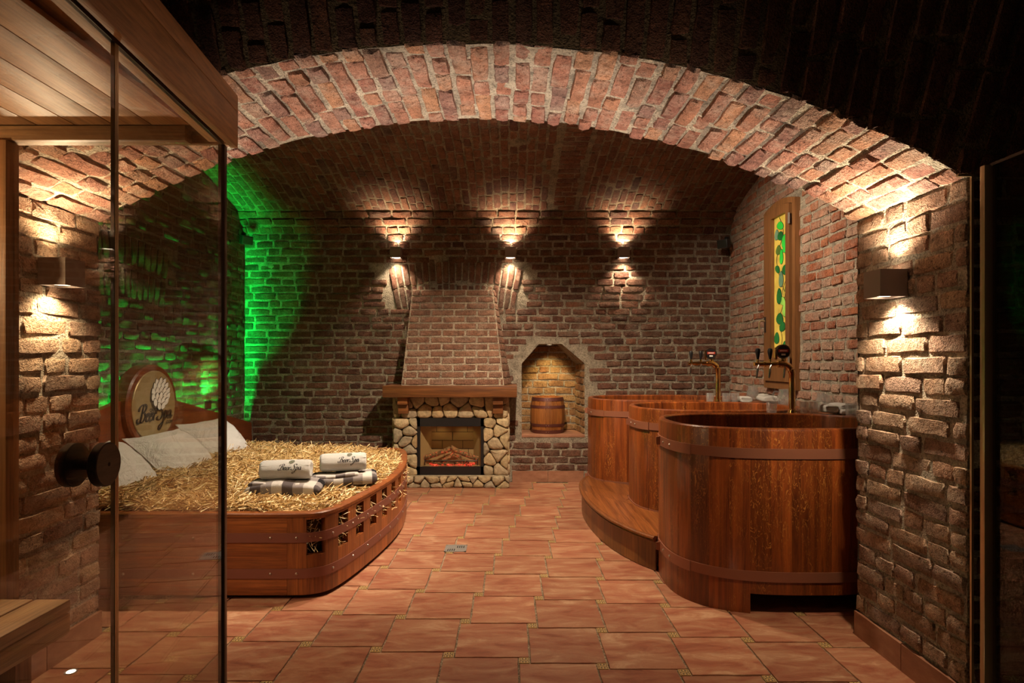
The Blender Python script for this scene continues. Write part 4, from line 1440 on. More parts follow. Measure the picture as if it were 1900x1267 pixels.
# ------------------------------------------------------------------ fireplace
FX0, FX1, FY = -1.20, -0.012, 6.02
fp = thing('fireplace', (-0.6, 6.1, 0), 'stone electric fireplace with wooden mantel and tapered brick hood', 'fireplace')
OX0, OX1, OZ0, OZ1 = -0.955, -0.262, 0.125, 0.712
mk('core', join(box(FX0, OX0, FY + .012, YB, 0, 0.95), box(OX1, FX1, FY + .012, YB, 0, 0.95), box(OX0, OX1, FY + .012, YB, OZ1, 0.95), box(OX0, OX1, FY + .012, YB, 0, OZ0)), M['stonejoint'], fp, False)
def clip_poly(poly, a, b_, c):
    out = []
    for p, q in zip(poly, poly[1:] + poly[:1]):
        dp, dq = a * p[0] + b_ * p[1] - c, a * q[0] + b_ * q[1] - c
        if dp <= 0: out.append(p)
        if dp * dq < 0:
            t = dp / (dp - dq)
            out.append((p[0] + (q[0] - p[0]) * t, p[1] + (q[1] - p[1]) * t))
    return out
def stones(x0, x1, z0, z1, y, nx, nz, dep, gap=0.004, seed=1, fm=lambda a, b_, c: (a, b_, c)):
    rs = random.Random(seed)
    sites = []
    for i in range(nx):
        for j in range(nz):
            sites.append((x0 + (x1 - x0) * (i + 0.5 + rs.uniform(-.36, .36) + (0.25 if j % 2 else -.25)) / nx, z0 + (z1 - z0) * (j + 0.5 + rs.uniform(-.36, .36)) / nz))
    for (sx_, sz_) in sites:
        poly = [(x0, z0), (x1, z0), (x1, z1), (x0, z1)]
        for (tx, tz) in sites:
            if (tx, tz) == (sx_, sz_): continue
            a, b_ = tx - sx_, tz - sz_
            poly = clip_poly(poly, a, b_, a * (sx_ + tx) / 2 + b_ * (sz_ + tz) / 2 - gap * math.hypot(a, b_) / 2)
            if len(poly) < 3: break
        if len(poly) < 3: continue
        cx, cz = sum(p[0] for p in poly) / len(poly), sum(p[1] for p in poly) / len(poly)
        # round the corners a little by inserting points
        ring = []
        for p, q in zip(poly, poly[1:] + poly[:1]):
            ring += [(p[0] * .8 + q[0] * .2, p[1] * .8 + q[1] * .2), (p[0] * .2 + q[0] * .8, p[1] * .2 + q[1] * .8)]
        n = len(ring)
        dd = dep * rs.uniform(0.75, 1.25)
        v = []
        for k, (sc_, yy) in enumerate(((1.0, 0.02), (0.985, -dd * .35), (0.86, -dd * .85), (0.5, -dd))):
            for (px, pz) in ring:
                v.append(fm(cx + (px - cx) * sc_, y + yy + rs.uniform(-.12, .12) * dd * (k > 1), cz + (pz - cz) * sc_))
        v.append(fm(cx, y - dd * 1.02, cz))
        f = []
        for k in range(3):
            for i in range(n):
                i2 = (i + 1) % n
                f.append([k * n + i, k * n + i2, (k + 1) * n + i2, (k + 1) * n + i])
        f += [[3 * n + i, 3 * n + (i + 1) % n, 4 * n] for i in range(n)]
        fix_normals(mk('stone', (v, f), M['stone'], fp, True, sharp=0.9))
stones(FX0, OX0 + .005, 0.118, OZ1, FY, 2, 6, 0.032, seed=4)
stones(OX1 - .005, FX1, 0.118, OZ1, FY, 2, 6, 0.032, seed=9)
stones(FX0, FX1, OZ1, 0.945, FY, 8, 2, 0.024, seed=12)
stones(FY, YB - .01, 0.118, 0.945, 0.0, 2, 7, 0.022, seed=31, fm=lambda a, b_, c: (FX1 - b_ - .008, a, c))
stones(FY, YB - .01, 0.118, 0.945, 0.0, 2, 7, 0.022, seed=37, fm=lambda a, b_, c: (FX0 + b_ + .008, a, c))
mk('hearth_core', box(FX0 - .02, FX1 + .01, 5.985, FY + .02, 0, 0.115), M['stonejoint'], fp, False)
stones(FX0 - .025, FX1 + .015, 0.002, 0.12, 5.985, 11, 2, 0.030, seed=21)
mk('hearth_top', box(FX0 - .02, FX1 + .01, 5.97, FY + .01, 0.115, 0.124, 0.003), M['stone'], fp)
mk('mantel', box(-1.278, 0.078, 5.86, YB - .01, 0.935, 1.052, 0.006), M['mantel'], fp)
for cx in (-1.085, -0.115):
    mk('corbel', join(box(cx - .052, cx + .052, 5.90, FY + .01, 0.86, 0.934, 0.004), box(cx - .052, cx + .052, 5.94, FY + .01, 0.765, 0.858, 0.006)), M['mantel'], fp)
# firebox
fb = mk('firebox_frame', join(box(OX0, OX0 + .032, FY - .012, FY + .03, OZ0, OZ1), box(OX1 - .032, OX1, FY - .012, FY + .03, OZ0, OZ1),
                              box(OX0, OX1, FY - .012, FY + .03, OZ1 - .085, OZ1), box(OX0, OX1, FY - .012, FY + .03, OZ0, OZ0 + .085)), M['black'], fp, False)
GX0, GX1, GZ0, GZ1 = OX0 + .032, OX1 - .032, OZ0 + .085, OZ1 - .085
lin_v = [(GX0, FY + .03, GZ0), (GX1, FY + .03, GZ0), (GX1, FY + .03, GZ1), (GX0, FY + .03, GZ1),
         (GX0 + .09, YB - .03, GZ0), (GX1 - .09, YB - .03, GZ0), (GX1 - .09, YB - .03, GZ1), (GX0 + .09, YB - .03, GZ1)]
mk('liner', (lin_v, [[4, 5, 6, 7], [0, 4, 7, 3], [5, 1, 2, 6], [3, 7, 6, 2], [0, 1, 5, 4]]), M['fireliner'], fp, False)
for zz in (0.36, 0.45, 0.54):
    mk('liner_joint', box(GX0 + .09, GX1 - .09, YB - .0335, YB - .030, zz, zz + .004), M['void'], fp, False)
for k, (xx, zz) in enumerate(((-.72, .36), (-.5, .36), (-.61, .45), (-.78, .54), (-.45, .54), (-.44, .27), (-.7, .27))):
    mk('liner_joint', box(xx, xx + .004, YB - .0335, YB - .030, zz, zz + .09), M['void'], fp, False)
rs2 = random.Random(8)
def lump(cx, cy, cz, r):
    v, f = lathe([(r * .5, -r * .3), (r, 0), (r * .75, r * .45), (r * .25, r * .65)], 7)
    return [(cx + p[0] * rs2.uniform(.8, 1.2), cy + p[1] * rs2.uniform(.8, 1.2), cz + p[2]) for p in v], f
for k in range(46):
    mk('ember', lump(rs2.uniform(GX0 + .08, GX1 - .08), rs2.uniform(FY + .045, FY + .14), GZ0 + .006, rs2.uniform(.014, .026)), M['ember'], fp, False)
for (a, b_, r) in (((-.90, 6.12, .285), (-.62, 6.15, .375), .026), ((-.62, 6.14, .385), (-.33, 6.12, .275), .027), ((-.80, 6.10, .235), (-.42, 6.11, .245), .028), ((-.70, 6.09, .255), (-.56, 6.16, .33), .022), ((-.45, 6.08, .25), (-.60, 6.16, .345), .020)):
    a, b_ = Vector(a), Vector(b_)
    pp = [a.lerp(b_, t) + Vector((0, 0, 0.010 * noise.noise(Vector((t * 4, r * 90, 1))))) for t in lin(0, 1, 0.1)]
    mk('log', tube(pp, [r * (1 + 0.2 * noise.noise(Vector((i * .9, r * 70, 2)))) for i in range(len(pp))], 10), M['log'], fp, True, sharp=0.9)
mk('grate', join(tube([(-.88, FY + .05, .262), (-.33, FY + .05, .262)], .006, 6), *[tube([(x, FY + .05, .215), (x, FY + .05, .28)], .005, 6) for x in (-.88, -.33)]), M['blackmetal'], fp)
mk('fire_glass', box(GX0 - .004, GX1 + .004, FY + .012, FY + .016, GZ0 - .004, GZ1 + .004), M['glass_fire'], fp, False)
for lx in (-.73, -.48):
    add_light('firebox_light', 'SPOT', fp, (lx, 6.13, GZ1 - .008), 0.32, (1.0, .70, .30), .012, 2.3, .8, (lx, 6.22, 0.3))
add_light('ember_light', 'POINT', fp, (-.61, 6.09, .30), 0.10, (1.0, .25, .08), .06)
# brick hood
HB = dict(z0=1.052, z1=2.06, y0=5.935, y1=6.19, l0=-1.10, l1=-1.03, r0=-0.055, r1=-0.175)
def hood_pt(s, t):
    z = HB['z0'] + (HB['z1'] - HB['z0']) * t
    y = HB['y0'] + (HB['y1'] - HB['y0']) * t
    l_, r_ = HB['l0'] + (HB['l1'] - HB['l0']) * t, HB['r0'] + (HB['r1'] - HB['r0']) * t
    return Vector((l_ + (r_ - l_) * s, y, z))
hc = [hood_pt(0, 0), hood_pt(1, 0), hood_pt(1, 1), hood_pt(0, 1)]
wl = [Vector((HB['l0'] - .02, YB, HB['z0'])), Vector((0.02, YB, HB['z0'])), Vector((HB['r1'] + .02, YB, HB['z1'])), Vector((HB['l1'] - .01, YB, HB['z1']))]
mk('hood', (hc + wl, [[0, 1, 2, 3], [1, 5, 6, 2], [4, 0, 3, 7], [3, 2, 6, 7], [0, 4, 5, 1]]), M['mortar_hood'], fp, False)
up = (hood_pt(0.5, 1) - hood_pt(0.5, 0))
HL = up.length
up.normalize()
hn = Vector((1, 0, 0)).cross(up)
def s_hood(u, v):
    p = hood_pt(0.5, v / HL)
    return Vector((u, p.y, p.z)), (1, 0, 0), up, hn
bk = []
rows = 14
for r in range(rows):
    vc = (r + .5) * HL / rows
    a, b_ = hood_pt(0, vc / HL).x, hood_pt(1, vc / HL).x
    u = -0.58 - 0.242 * 4 + (0.121 if r % 2 else 0)
    while u < b_:
        s, e = max(u, a), min(u + 0.242, b_)
        u += 0.242
        if e - s < 0.03: continue
        P, eu, ev, n_ = s_hood((s + e) / 2, vc)
        bk.append((P, Vector(eu), ev, n_, e - s - .014, HL / rows - .014, 0.010))
# both flanks of the hood
for r, sd in [(r, sd) for sd in (0, 1) for r in range(rows)]:
    t = (r + .5) / rows
    e0, e1 = (hc[1], hc[2]) if sd == 0 else (hc[0], hc[3])
    A, B_ = (hc[1].lerp(hc[2], t), wl[1].lerp(wl[2], t)) if sd == 0 else (wl[0].lerp(wl[3], t), hc[0].lerp(hc[3], t))
    d_ = (B_ - A)
    L = d_.length
    d_.normalize()
    ev = (e1 - e0).normalized()
    n_ = d_.cross(ev).normalized()
    ev = n_.cross(d_)
    k = 2 if L > 0.2 else 1
    for q in range(k):
        P = A + d_ * (L * (q + .5) / k)
        bk.append((P, d_, ev, n_, L / k - .010, HL / rows - .010, 0.008))
bake_bricks(fp, bk, M['b_hood'], NEAT_BRICKS, name='hood_brick')

# ------------------------------------------------------------------ keg in the niche
KX, KY, KZ, KH = 0.425, 6.46, NZ0 + 0.012, 0.395
keg = thing('wooden_keg', (KX, KY, KZ), 'small wooden keg with brown hoops standing in the lit niche', 'keg')
def keg_r(t): return 0.168 + 0.026 * (1 - (2 * t - 1) ** 2)
NK = 18
for k in range(NK):
    v, f = [], []
    ts = lin(0, 1, 0.1)
    for t in ts:
        for (rr, da) in ((0, .01), (0, .5), (0, .99), (-.018, .99), (-.018, .01)):
            a = 2 * math.pi * (k + da) / NK
            r = keg_r(t) + rr
            v.append((KX + r * math.cos(a), KY + r * math.sin(a), KZ + KH * t))
    m_ = 5
    for i in range(len(ts) - 1):
        for j in range(m_):
            j2 = (j + 1) % m_
            f.append([i * m_ + j, i * m_ + j2, (i + 1) * m_ + j2, (i + 1) * m_ + j])
    f += [[4, 3, 2, 1, 0], [(len(ts) - 1) * m_ + j for j in range(m_)]]
    mk('stave', (v, f), M['keg'], keg, True, sharp=0.5)
mk('head', lathe([(0.155, KH - .025), (0.155, KH - .012)], 28, KX, KY, KZ), M['keg'], keg)
mk('head', lathe([(0.155, .01), (0.155, .025)], 28, KX, KY, KZ), M['keg'], keg)
for t, hh in ((0.055, .036), (0.235, .030), (0.74, .030), (0.945, .036)):
    r0_, r1_ = keg_r(t - hh / KH / 2), keg_r(t + hh / KH / 2)
    z0_, z1_ = KH * t - hh / 2, KH * t + hh / 2
    o = mk('hoop', lathe([(r0_ + .0005, z0_), (r0_ + .004, z0_), (r1_ + .004, z1_), (r1_ + .0005, z1_)], 32, KX, KY, KZ, False), M['hoop_dark'], keg)
    for a in (-1.72, -1.58):
        mk('rivet', xf(lathe([(.006, 0), (.004, .003)], 7), Matrix.Translation((KX + math.cos(a) * (keg_r(t) + .004), KY + math.sin(a) * (keg_r(t) + .004), KZ + KH * t)) @ Vector((math.cos(a), math.sin(a), 0)).to_track_quat('Z', 'Y').to_matrix().to_4x4()), M['bolt'], o)
root = thing('niche_downlight', (0.44, 6.42, NZ2 - 0.002), 'small recessed downlight under the top of the niche', 'downlight')
mk('trim_ring', lathe([(0.030, -.006), (0.030, 0), (0.022, 0), (0.022, -.006)], 18, 0.44, 6.42, NZ2, False), M['steel'], root)
mk('lens', lathe([(0.022, -.005), (0.022, -.002)], 18, 0.44, 6.42, NZ2), M['lens'], root)
add_light('downlight_light', 'SPOT', root, (0.44, 6.42, NZ2 - .012), P_NICHE, (1.0, .74, .32), .02, 1.5, .9, (0.46, 6.66, 1.0))
# ------------------------------------------------------------------ tubs
def tub(cx, cy, hx, hy, zt, label, foot=True):
    t_ = thing('wooden_tub', (cx, cy, 0), label, 'tub', 'oval oak bathing tubs')
    raw = []
    ex = 2.7
    for k in range(240):
        a = 2 * math.pi * k / 240
        c, s = math.cos(a), math.sin(a)
        raw.append((cx + hx * math.copysign(abs(c) ** (2 / ex), c), cy + hy * math.copysign(abs(s) ** (2 / ex), s), 0))
    NSV = 36
    pts_, L = resample(raw, NSV * 3, True)
    nr = normals2d(pts_, True)
    for i in range(NSV):
        ids = [(i * 3 + k) % (NSV * 3) for k in range(4)]
        p, q = [pts_[j] for j in ids], [nr[j] for j in ids]
        mid = pts_[ids[1]]
        zb = 0.0 if abs(mid.x - cx) > hx * 0.52 else 0.105
        prof = [(0, zb), (0, zt - .018), (-.004, zt - .006), (-.012, zt), (-.032, zt), (-.040, zt - .008), (-.042, zt - .02), (-.042, zb)]
        fix_normals(mk('stave', sweep2d(p, q, prof), M['tub'], t_, True, sharp=0.5))
    inner = [p - q * 0.04 for p, q in zip(pts_, nr)]
    mk('tub_floor', prism([(p.x, p.y) for p in inner], lambda p: (p[0], p[1], 0.16), lambda p: (p[0], p[1], 0.13)), M['tub'], t_, False)
    for zh, hh in ((zt - 0.155, 0.052), (0.170, 0.052)):
        hoop = fix_normals(mk('hoop', sweep2d(pts_, nr, [(.0008, zh), (.005, zh), (.005, zh + hh), (.0008, zh + hh)], True), M['copper'], t_, True, sharp=0.5))
        # overlapping joint with rivets at the left end and an end tab
        j0 = NSV * 3 // 2 + 0
        ids = [j0 + k for k in range(-3, 10)]
        ids = [k for k in ids if 0 <= k < NSV * 3]
        p, q = [pts_[j] for j in ids], [nr[j] for j in ids]
        fix_normals(mk('joint_plate', sweep2d(p, q, [(.005, zh - .002), (.010, zh - .002), (.010, zh + hh + .002), (.005, zh + hh + .002)]), M['copper'], hoop, True, sharp=0.5))
        for k in (4, 7):
            b_ = p[k] + q[k] * .010 + Vector((0, 0, zh + hh / 2))
            mk('rivet', xf(lathe([(.008, 0), (.007, .003), (.003, .006)], 8), Matrix.Translation(b_) @ q[k].to_track_quat('Z', 'Y').to_matrix().to_4x4()), M['bolt'], hoop)
        e = p[2]
        tab = [e + q[2] * .010 + Vector((0, 0, zh)), e + q[2] * .032 + Vector((0, .006, zh + .004)), e + q[2] * .032 + Vector((0, .006, zh + hh - .004)), e + q[2] * .010 + Vector((0, 0, zh + hh))]
        tv = [a for a in tab] + [a + Vector((0, .006, 0)) for a in tab]
        mk('tab', (tv, [[0, 1, 2, 3], [7, 6, 5, 4], [0, 4, 5, 1], [1, 5, 6, 2], [2, 6, 7, 3], [3, 7, 4, 0]]), M['copper'], hoop, False)
    return pts_, nr
ZT = 0.955
T1 = tub(1.545, 3.44, 0.635, 0.47, ZT, 'oak bathing tub nearest the arch, seen whole from the front')
T2 = tub(1.565, 4.53, 0.615, 0.45, ZT, 'oak bathing tub in the middle of the row of three')
T3 = tub(1.465, 5.57, 0.705, 0.43, ZT, 'oak bathing tub at the back, near the keg niche')

# curved wooden step in front of the two far tubs
step = thing('wooden_step', (0.8, 4.5, 0), 'curved polished wooden step along the far tubs', 'step')
sc_ctrl = [(0.905, 3.60), (0.82, 3.73), (0.709, 4.01), (0.646, 4.33), (0.618, 4.66), (0.622, 4.98), (0.665, 5.28), (0.745, 5.50)]
so, _ = resample(catmull([(x, y, 0) for x, y in sc_ctrl], 8), 40)
sn = [-q for q in normals2d(so, False)]
ZP = 0.215
inner = []
def left_side(T, ya, yb):
    P, Q = T
    l_ = [(p + q * 0.008) for p, q in zip(P, Q) if p.x < 1.25]
    l_ = [p for p in l_ if ya < p.y < yb]
    return sorted(l_, key=lambda p: p.y)
i1 = left_side(T1, 3.60, 3.80)
i2 = left_side(T2, 4.16, 4.90)
i3 = left_side(T3, 5.25, 5.50)
path_in = [p for p in i1] + [Vector((1.12, 3.98, 0))] + [p for p in i2] + [Vector((1.12, 5.06, 0))] + [p for p in i3]
poly = [(p.x, p.y) for p in so] + [(p.x, p.y) for p in reversed(path_in)]
def poly_mesh(poly, z0, z1):
    bm = bmesh.new()
    vs = [bm.verts.new((x, y, z0)) for x, y in poly]
    fc = bm.faces.new(vs)
    r = bmesh.ops.extrude_face_region(bm, geom=[fc])
    for e in r['geom']:
        if isinstance(e, bmesh.types.BMVert):
            e.co.z = z1
    bmesh.ops.triangulate(bm, faces=bm.faces)
    bmesh.ops.recalc_face_normals(bm, faces=bm.faces)
    return bm
def bm_vf(bm):
    bm.verts.index_update()
    out = [v.co.copy() for v in bm.verts], [[v.index for v in q.verts] for q in bm.faces]
    bm.free()
    return out
dirn = Vector((0.55, -0.83, 0)).normalized()
pn = Vector((dirn.y, -dirn.x, 0)) * -1
cuts = [-9, 0.0, 0.17, 9]
p00 = Vector((0.80, 4.62, 0))
for a, b_ in zip(cuts, cuts[1:]):
    bm = poly_mesh(poly, ZP - .03, ZP)
    for cval, sg in ((a + .0008, -1), (b_ - .0008, 1)):
        g = list(bm.verts) + list(bm.edges) + list(bm.faces)
        r = bmesh.ops.bisect_plane(bm, geom=g, plane_co=p00 + pn * cval, plane_no=pn * sg, clear_outer=True)
        ed = [e for e in r['geom_cut'] if isinstance(e, bmesh.types.BMEdge)]
        if ed:
            bmesh.ops.holes_fill(bm, edges=ed)
    if len(bm.faces):
        mk('tread_board', bm_vf(bm), M['step'], step, False)
    else:
        bm.free()
fix_normals(mk('nosing', sweep2d(so, sn, [(-.01, ZP - .032), (.012, ZP - .034), (.020, ZP - .026), (.016, ZP - .018), (.024, ZP - .012), (.022, ZP - .002), (.012, ZP + .004), (.0, ZP + .005), (-.01, ZP + .001)]), M['step'], step, True, sharp=0.8))
NR = 13
so2, _ = resample(so, NR * 4 + 1)
sn2 = [-q for q in normals2d(so2, False)]
for i in range(NR):
    p, q = so2[i * 4:i * 4 + 5], sn2[i * 4:i * 4 + 5]
    fix_normals(mk('riser_board', sweep2d(p, q, [(-.015, .006), (.0, .006), (.0, ZP - .034), (-.015, ZP - .034)]), M['riser'], step, True, sharp=0.5))
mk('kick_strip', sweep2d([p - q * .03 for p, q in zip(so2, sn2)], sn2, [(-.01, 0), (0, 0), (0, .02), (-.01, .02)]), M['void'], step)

# comb-shaped ledge between tubs and wall
ZL = 0.935
ledge = thing('tub_ledge', (2.25, 4.5, ZL - .04), 'dark wooden ledge along the wall and between the tubs', 'ledge')
def comb_piece(name, poly):
    mk(name, bm_vf(poly_mesh(poly, ZL - .04, ZL)), M['ledge'], ledge, False)
comb_piece('wall_board', [(2.20, 3.0), (2.352, 3.0), (2.352, 6.15), (2.20, 6.15)])
comb_piece('cross_board', [(1.30, 3.935), (2.199, 3.935), (2.199, 4.055), (1.30, 4.055)])
comb_piece('cross_board', [(1.30, 5.005), (2.199, 5.005), (2.199, 5.115), (1.30, 5.115)])
for yy in (3.1, 3.99, 5.06, 6.1):
    mk('bracket', box(2.21, 2.352, yy - .015, yy + .015, ZL - .20, ZL - .041), M['ledge'], ledge, False)

# ------------------------------------------------------------------ beer taps
def beer_tap(x, y, label):
    t_ = thing('beer_tap', (x, y, ZL), label, 'beer tap', 'brass beer taps')
    z0 = ZL
    H = 0.345
    mk('base_flange', lathe([(.042, 0), (.042, .008), (.028, .014), (.026, .03)], 20, x, y, z0), M['brass'], t_)
    bend = [Vector((x, y, z0 + .02)), Vector((x, y, z0 + H * .5)), Vector((x, y, z0 + H - .07))]
    bend += [Vector((x - .07 + .07 * math.cos(a), y, z0 + H - .07 + .07 * math.sin(a))) for a in lin(0.2, math.pi / 2, 0.2)]
    bend += [Vector((x - .10, y, z0 + H))]
    mk('column', tube(bend, [.021] * 3 + [.024] * (len(bend) - 3), 16), M['brass'], t_)
    mk('manifold', tube([(x - .06, y, z0 + H), (x - .26, y, z0 + H)], .014, 14), M['brass'], t_)
    for k in range(2):
        mk('collar', tube([(x - .075 - k * .105, y, z0 + H), (x - .088 - k * .105, y, z0 + H)], .019, 14), M['brass'], t_)
    for k, dx in enumerate((-.235, -.150, -.05)):
        tx = x + dx
        fc = mk('faucet', join(tube([(tx, y, z0 + H - .004), (tx, y, z0 + H + .035)], [.012, .009], 12)), M['brass'], t_)
        mk('nozzle', tube([(tx, y - .008, z0 + H - .008), (tx - .010, y - .025, z0 + H - .035), (tx - .022, y - .035, z0 + H - .095)], [.009, .008, .006], 10), M['chrome'], t_)
        if k < 2:
            mk('handle', lathe([(.007, 0), (.010, .012), (.016, .045), (.017, .06), (.013, .072), (.004, .076)], 14, tx, y, z0 + H + .034), M['black'], t_)
    # round badge
    bx, bz = x - .065, z0 + H + .085
    mk('badge_stem', tube([(bx, y, z0 + H + .01), (bx, y, bz - .04)], .008, 10), M['brass'], t_)
    def dsc(r, y0, y1, n=30):
        v = [(bx + r * math.cos(2 * math.pi * k / n), yy, bz + r * math.sin(2 * math.pi * k / n)) for yy in (y0, y1) for k in range(n)]
        return v, [[k, (k + 1) % n, n + (k + 1) % n, n + k] for k in range(n)] + [list(range(n)), [2 * n - 1 - k for k in range(n)]]
    bd = mk('badge', dsc(.050, y - .012, y + .012), M['chrome'], t_, True)
    mk('badge_face', dsc(.042, y - .0135, y - .012), M['ink'], bd, False)
    mk('badge_banner', box(bx - .034, bx + .034, y - .0150, y - .0136, bz - .004, bz + .016), M['red'], bd, False)
    mk('badge_mark', box(bx - .024, bx + .024, y - .0160, y - .0151, bz + .003, bz + .009), M['white'], bd, False)
    mk('badge_mark', box(bx - .014, bx + .014, y - .0150, y - .0136, bz - .026, bz - .014), M['white'], bd, False)
    # lever plate standing beside the badge
    mk('handle', box(x - .118, x - .100, y - .006, y + .006, z0 + H + .03, z0 + H + .115, .005), M['brass'], t_)
beer_tap(1.94, 3.995, 'brass beer tap with black handles between near and middle tubs')
beer_tap(1.815, 5.06, 'brass beer tap with black handles between middle and far tubs')

# ------------------------------------------------------------------ glasses, mugs, towels on the ledge
def tumbler(x, y, label):
    g = thing('drinking_glass', (x, y, ZL), label, 'glass', 'clear tumblers on the ledge')
    r, h, n = .034, .088, 24
    v, f = [], []
    prof = [(.026, 0, 0), (.030, .004, 0), (.033, .02, 1), (r, .06, 1), (r, h, 0), (r - .0025, h, 0), (r - .004, .02, 0), (.02, .012, 0)]
    for (rr, z, fl) in prof:
        for k in range(n):
            q = rr * (1 - (.05 if fl and k % 2 else 0))
            a = 2 * math.pi * k / n
            v.append((q * math.cos(a), q * math.sin(a), z))
    for i in range(len(prof) - 1):
        for k in range(n):
            k2 = (k + 1) % n
            f.append([i * n + k, i * n + k2, (i + 1) * n + k2, (i + 1) * n + k])
    f += [list(range(n - 1, -1, -1)), [(len(prof) - 1) * n + k for k in range(n)]]
    mk('glass_body', (v, f), M['drink'], g, True, world=False, sharp=0.6)
def mug(x, y, label, rz):
    g = thing('glass_mug', (x, y, ZL), label, 'beer mug', 'dimpled glass mugs on the ledge', rotz=rz)
    n = 24
    v, f = [], []
    prof = [(.040, 0), (.048, .006), (.055, .03), (.056, .06), (.051, .09), (.043, .105), (.045, .135), (.042, .135), (.039, .105), (.047, .085), (.051, .05), (.046, .016), (.02, .013)]
    for i, (rr, z) in enumerate(prof):
        for k in range(n):
            a = 2 * math.pi * k / n
            q = rr * (1 - (.07 if 1 < i < 5 and k % 4 == 0 else 0))
            v.append((q * math.cos(a), q * math.sin(a), z))
    for i in range(len(prof) - 1):
        for k in range(n):
            k2 = (k + 1) % n
            f.append([i * n + k, i * n + k2, (i + 1) * n + k2, (i + 1) * n + k])
    f += [list(range(n - 1, -1, -1)), [(len(prof) - 1) * n + k for k in range(n)]]
    mk('glass_body', (v, f), M['drink'], g, True, world=False, sharp=0.6)
    hp = catmull([(.044, 0, .108), (.075, 0, .112), (.088, 0, .085), (.082, 0, .05), (.054, 0, .03)], 5)
    mk('handle', tube(hp, .007, 8), M['drink'], g, True, world=False)
tumbler(1.80, 3.995, 'clear tumbler just left of the nearer beer tap')
tumbler(2.02, 3.985, 'clear tumbler just right of the nearer beer tap')
tumbler(2.10, 4.005, 'clear tumbler, second to the right of the nearer beer tap')
tumbler(2.255, 3.84, 'clear tumbler standing before the nearer folded towel')
tumbler(1.745, 5.06, 'clear tumbler just left of the farther beer tap')
tumbler(1.880, 5.05, 'clear tumbler just right of the farther beer tap')
tumbler(1.955, 5.06, 'clear tumbler, second to the right of the farther beer tap')
mug(2.28, 4.22, 'dimpled glass beer mug behind the nearer towels', 0.3)
mug(2.27, 4.80, 'dimpled glass beer mug standing below the stained glass window', 2.6)
mug(2.28, 5.45, 'dimpled glass beer mug near the back corner', 1.0)
def ledge_towel(x, y, L, W, label, seed):
    g = thing('folded_towel', (x, y, ZL), label, 'towel', 'folded white towels on the ledge')
    vf = robe_vf(L, W, .05, seed)
    mk('towel_cloth', ([(p[0], p[1], p[2] + .032) for p in vf[0]], vf[1]), M['towel'], g, True, world=False, sharp=0)
    vf = robe_vf(L * .85, W * .8, .03, seed + 2)
    mk('towel_fold', ([(p[0], p[1], p[2] + .052) for p in vf[0]], vf[1]), M['towel'], g, True, world=False, sharp=0)
ledge_towel(2.19, 3.99, .09, .10, 'small folded white towel beside the tumblers by the nearer tap', 1.1)
ledge_towel(2.295, 4.02, .11, .22, 'folded white towel against the wall near the pier', 5.0)
ledge_towel(2.05, 5.06, .10, .09, 'small folded white towel by the farther tap', 3.0)
ledge_towel(2.27, 5.12, .13, .18, 'folded white towel against the wall under the window', 7.0)

# ------------------------------------------------------------------ stained glass window
WX = XR
win = thing('window_1', (WX, 5.05, 1.06), 'tall narrow wooden window with lit green vine stained glass', 'window')
win['kind'] = 'structure'
WY0, WY1, WZ0 = 4.76, 5.34, 1.06
def wtop(y, d_=0.0):
    t = (y - 5.05) / 0.30
    return 2.695 - 0.055 * t * t - d_
def frame_bar(y0, y1, za, zb, x0, x1):
    """Bar with curved top/bottom given by functions of y."""
    ys_ = lin(y0, y1, 0.05)
    v = []
    for x in (x0, x1):
        v += [(x, y, za(y)) for y in ys_] + [(x, y, zb(y)) for y in ys_]
    n = len(ys_)
    f = []
    for i in range(n - 1):
        f.append([i, i + 1, n + i + 1, n + i])
        f.append([2 * n + n + i, 2 * n + n + i + 1, 2 * n + i + 1, 2 * n + i])
        f.append([n + i, n + i + 1, 3 * n + i + 1, 3 * n + i])
        f.append([2 * n + i, 2 * n + i + 1, i + 1, i])
    f += [[0, n, 3 * n, 2 * n], [n - 1, 3 * n - 1, 4 * n - 1, 2 * n - 1]]
    return v, f
cst = lambda c: (lambda y: c)
xa, xb = WX - .045, WX + .02
of = fix_normals(mk('outer_frame', join(frame_bar(WY0, WY0 + .05, cst(WZ0), wtop, xa, xb), frame_bar(WY1 - .04, WY1, cst(WZ0), wtop, xa, xb),
        frame_bar(WY0 + .05, WY1 - .04, cst(WZ0), cst(WZ0 + .06), xa, xb), frame_bar(WY0 + .05, WY1 - .04, lambda y: wtop(y, .05), wtop, xa, xb)), M['frame'], win, False))
sa, sb = WX - .062, WX - .012
q0, q1 = 4.89, 5.16
sash = fix_normals(mk('sash', join(frame_bar(WY0 + .066, q0, cst(WZ0 + .065), lambda y: wtop(y, .055), sa, sb), frame_bar(q1, WY1 - .042, cst(WZ0 + .065), lambda y: wtop(y, .055), sa, sb),
        frame_bar(q0, q1, cst(WZ0 + .065), cst(1.33), sa, sb), frame_bar(q0, q1, cst(2.555), lambda y: wtop(y, .055), sa, sb)), M['frame'], win, False))
mk('hinge', tube([(WX - .066, WY0 + .058, 2.44), (WX - .066, WY0 + .058, 2.53)], .009, 8), M['steel'], sash)
mk('hinge', tube([(WX - .066, WY0 + .058, 1.25), (WX - .066, WY0 + .058, 1.34)], .009, 8), M['steel'], sash)
hd = mk('handle_plate', box(WX - .068, WX - .060, WY1 - .085, WY1 - .055, 1.56, 1.70, .002), M['bronze'], sash)
mk('handle', tube(catmull([(WX - .066, WY1 - .07, 1.66), (WX - .105, WY1 - .07, 1.665), (WX - .118, WY1 - .068, 1.63), (WX - .112, WY1 - .066, 1.55)], 5), .008, 8), M['champagne'], hd)
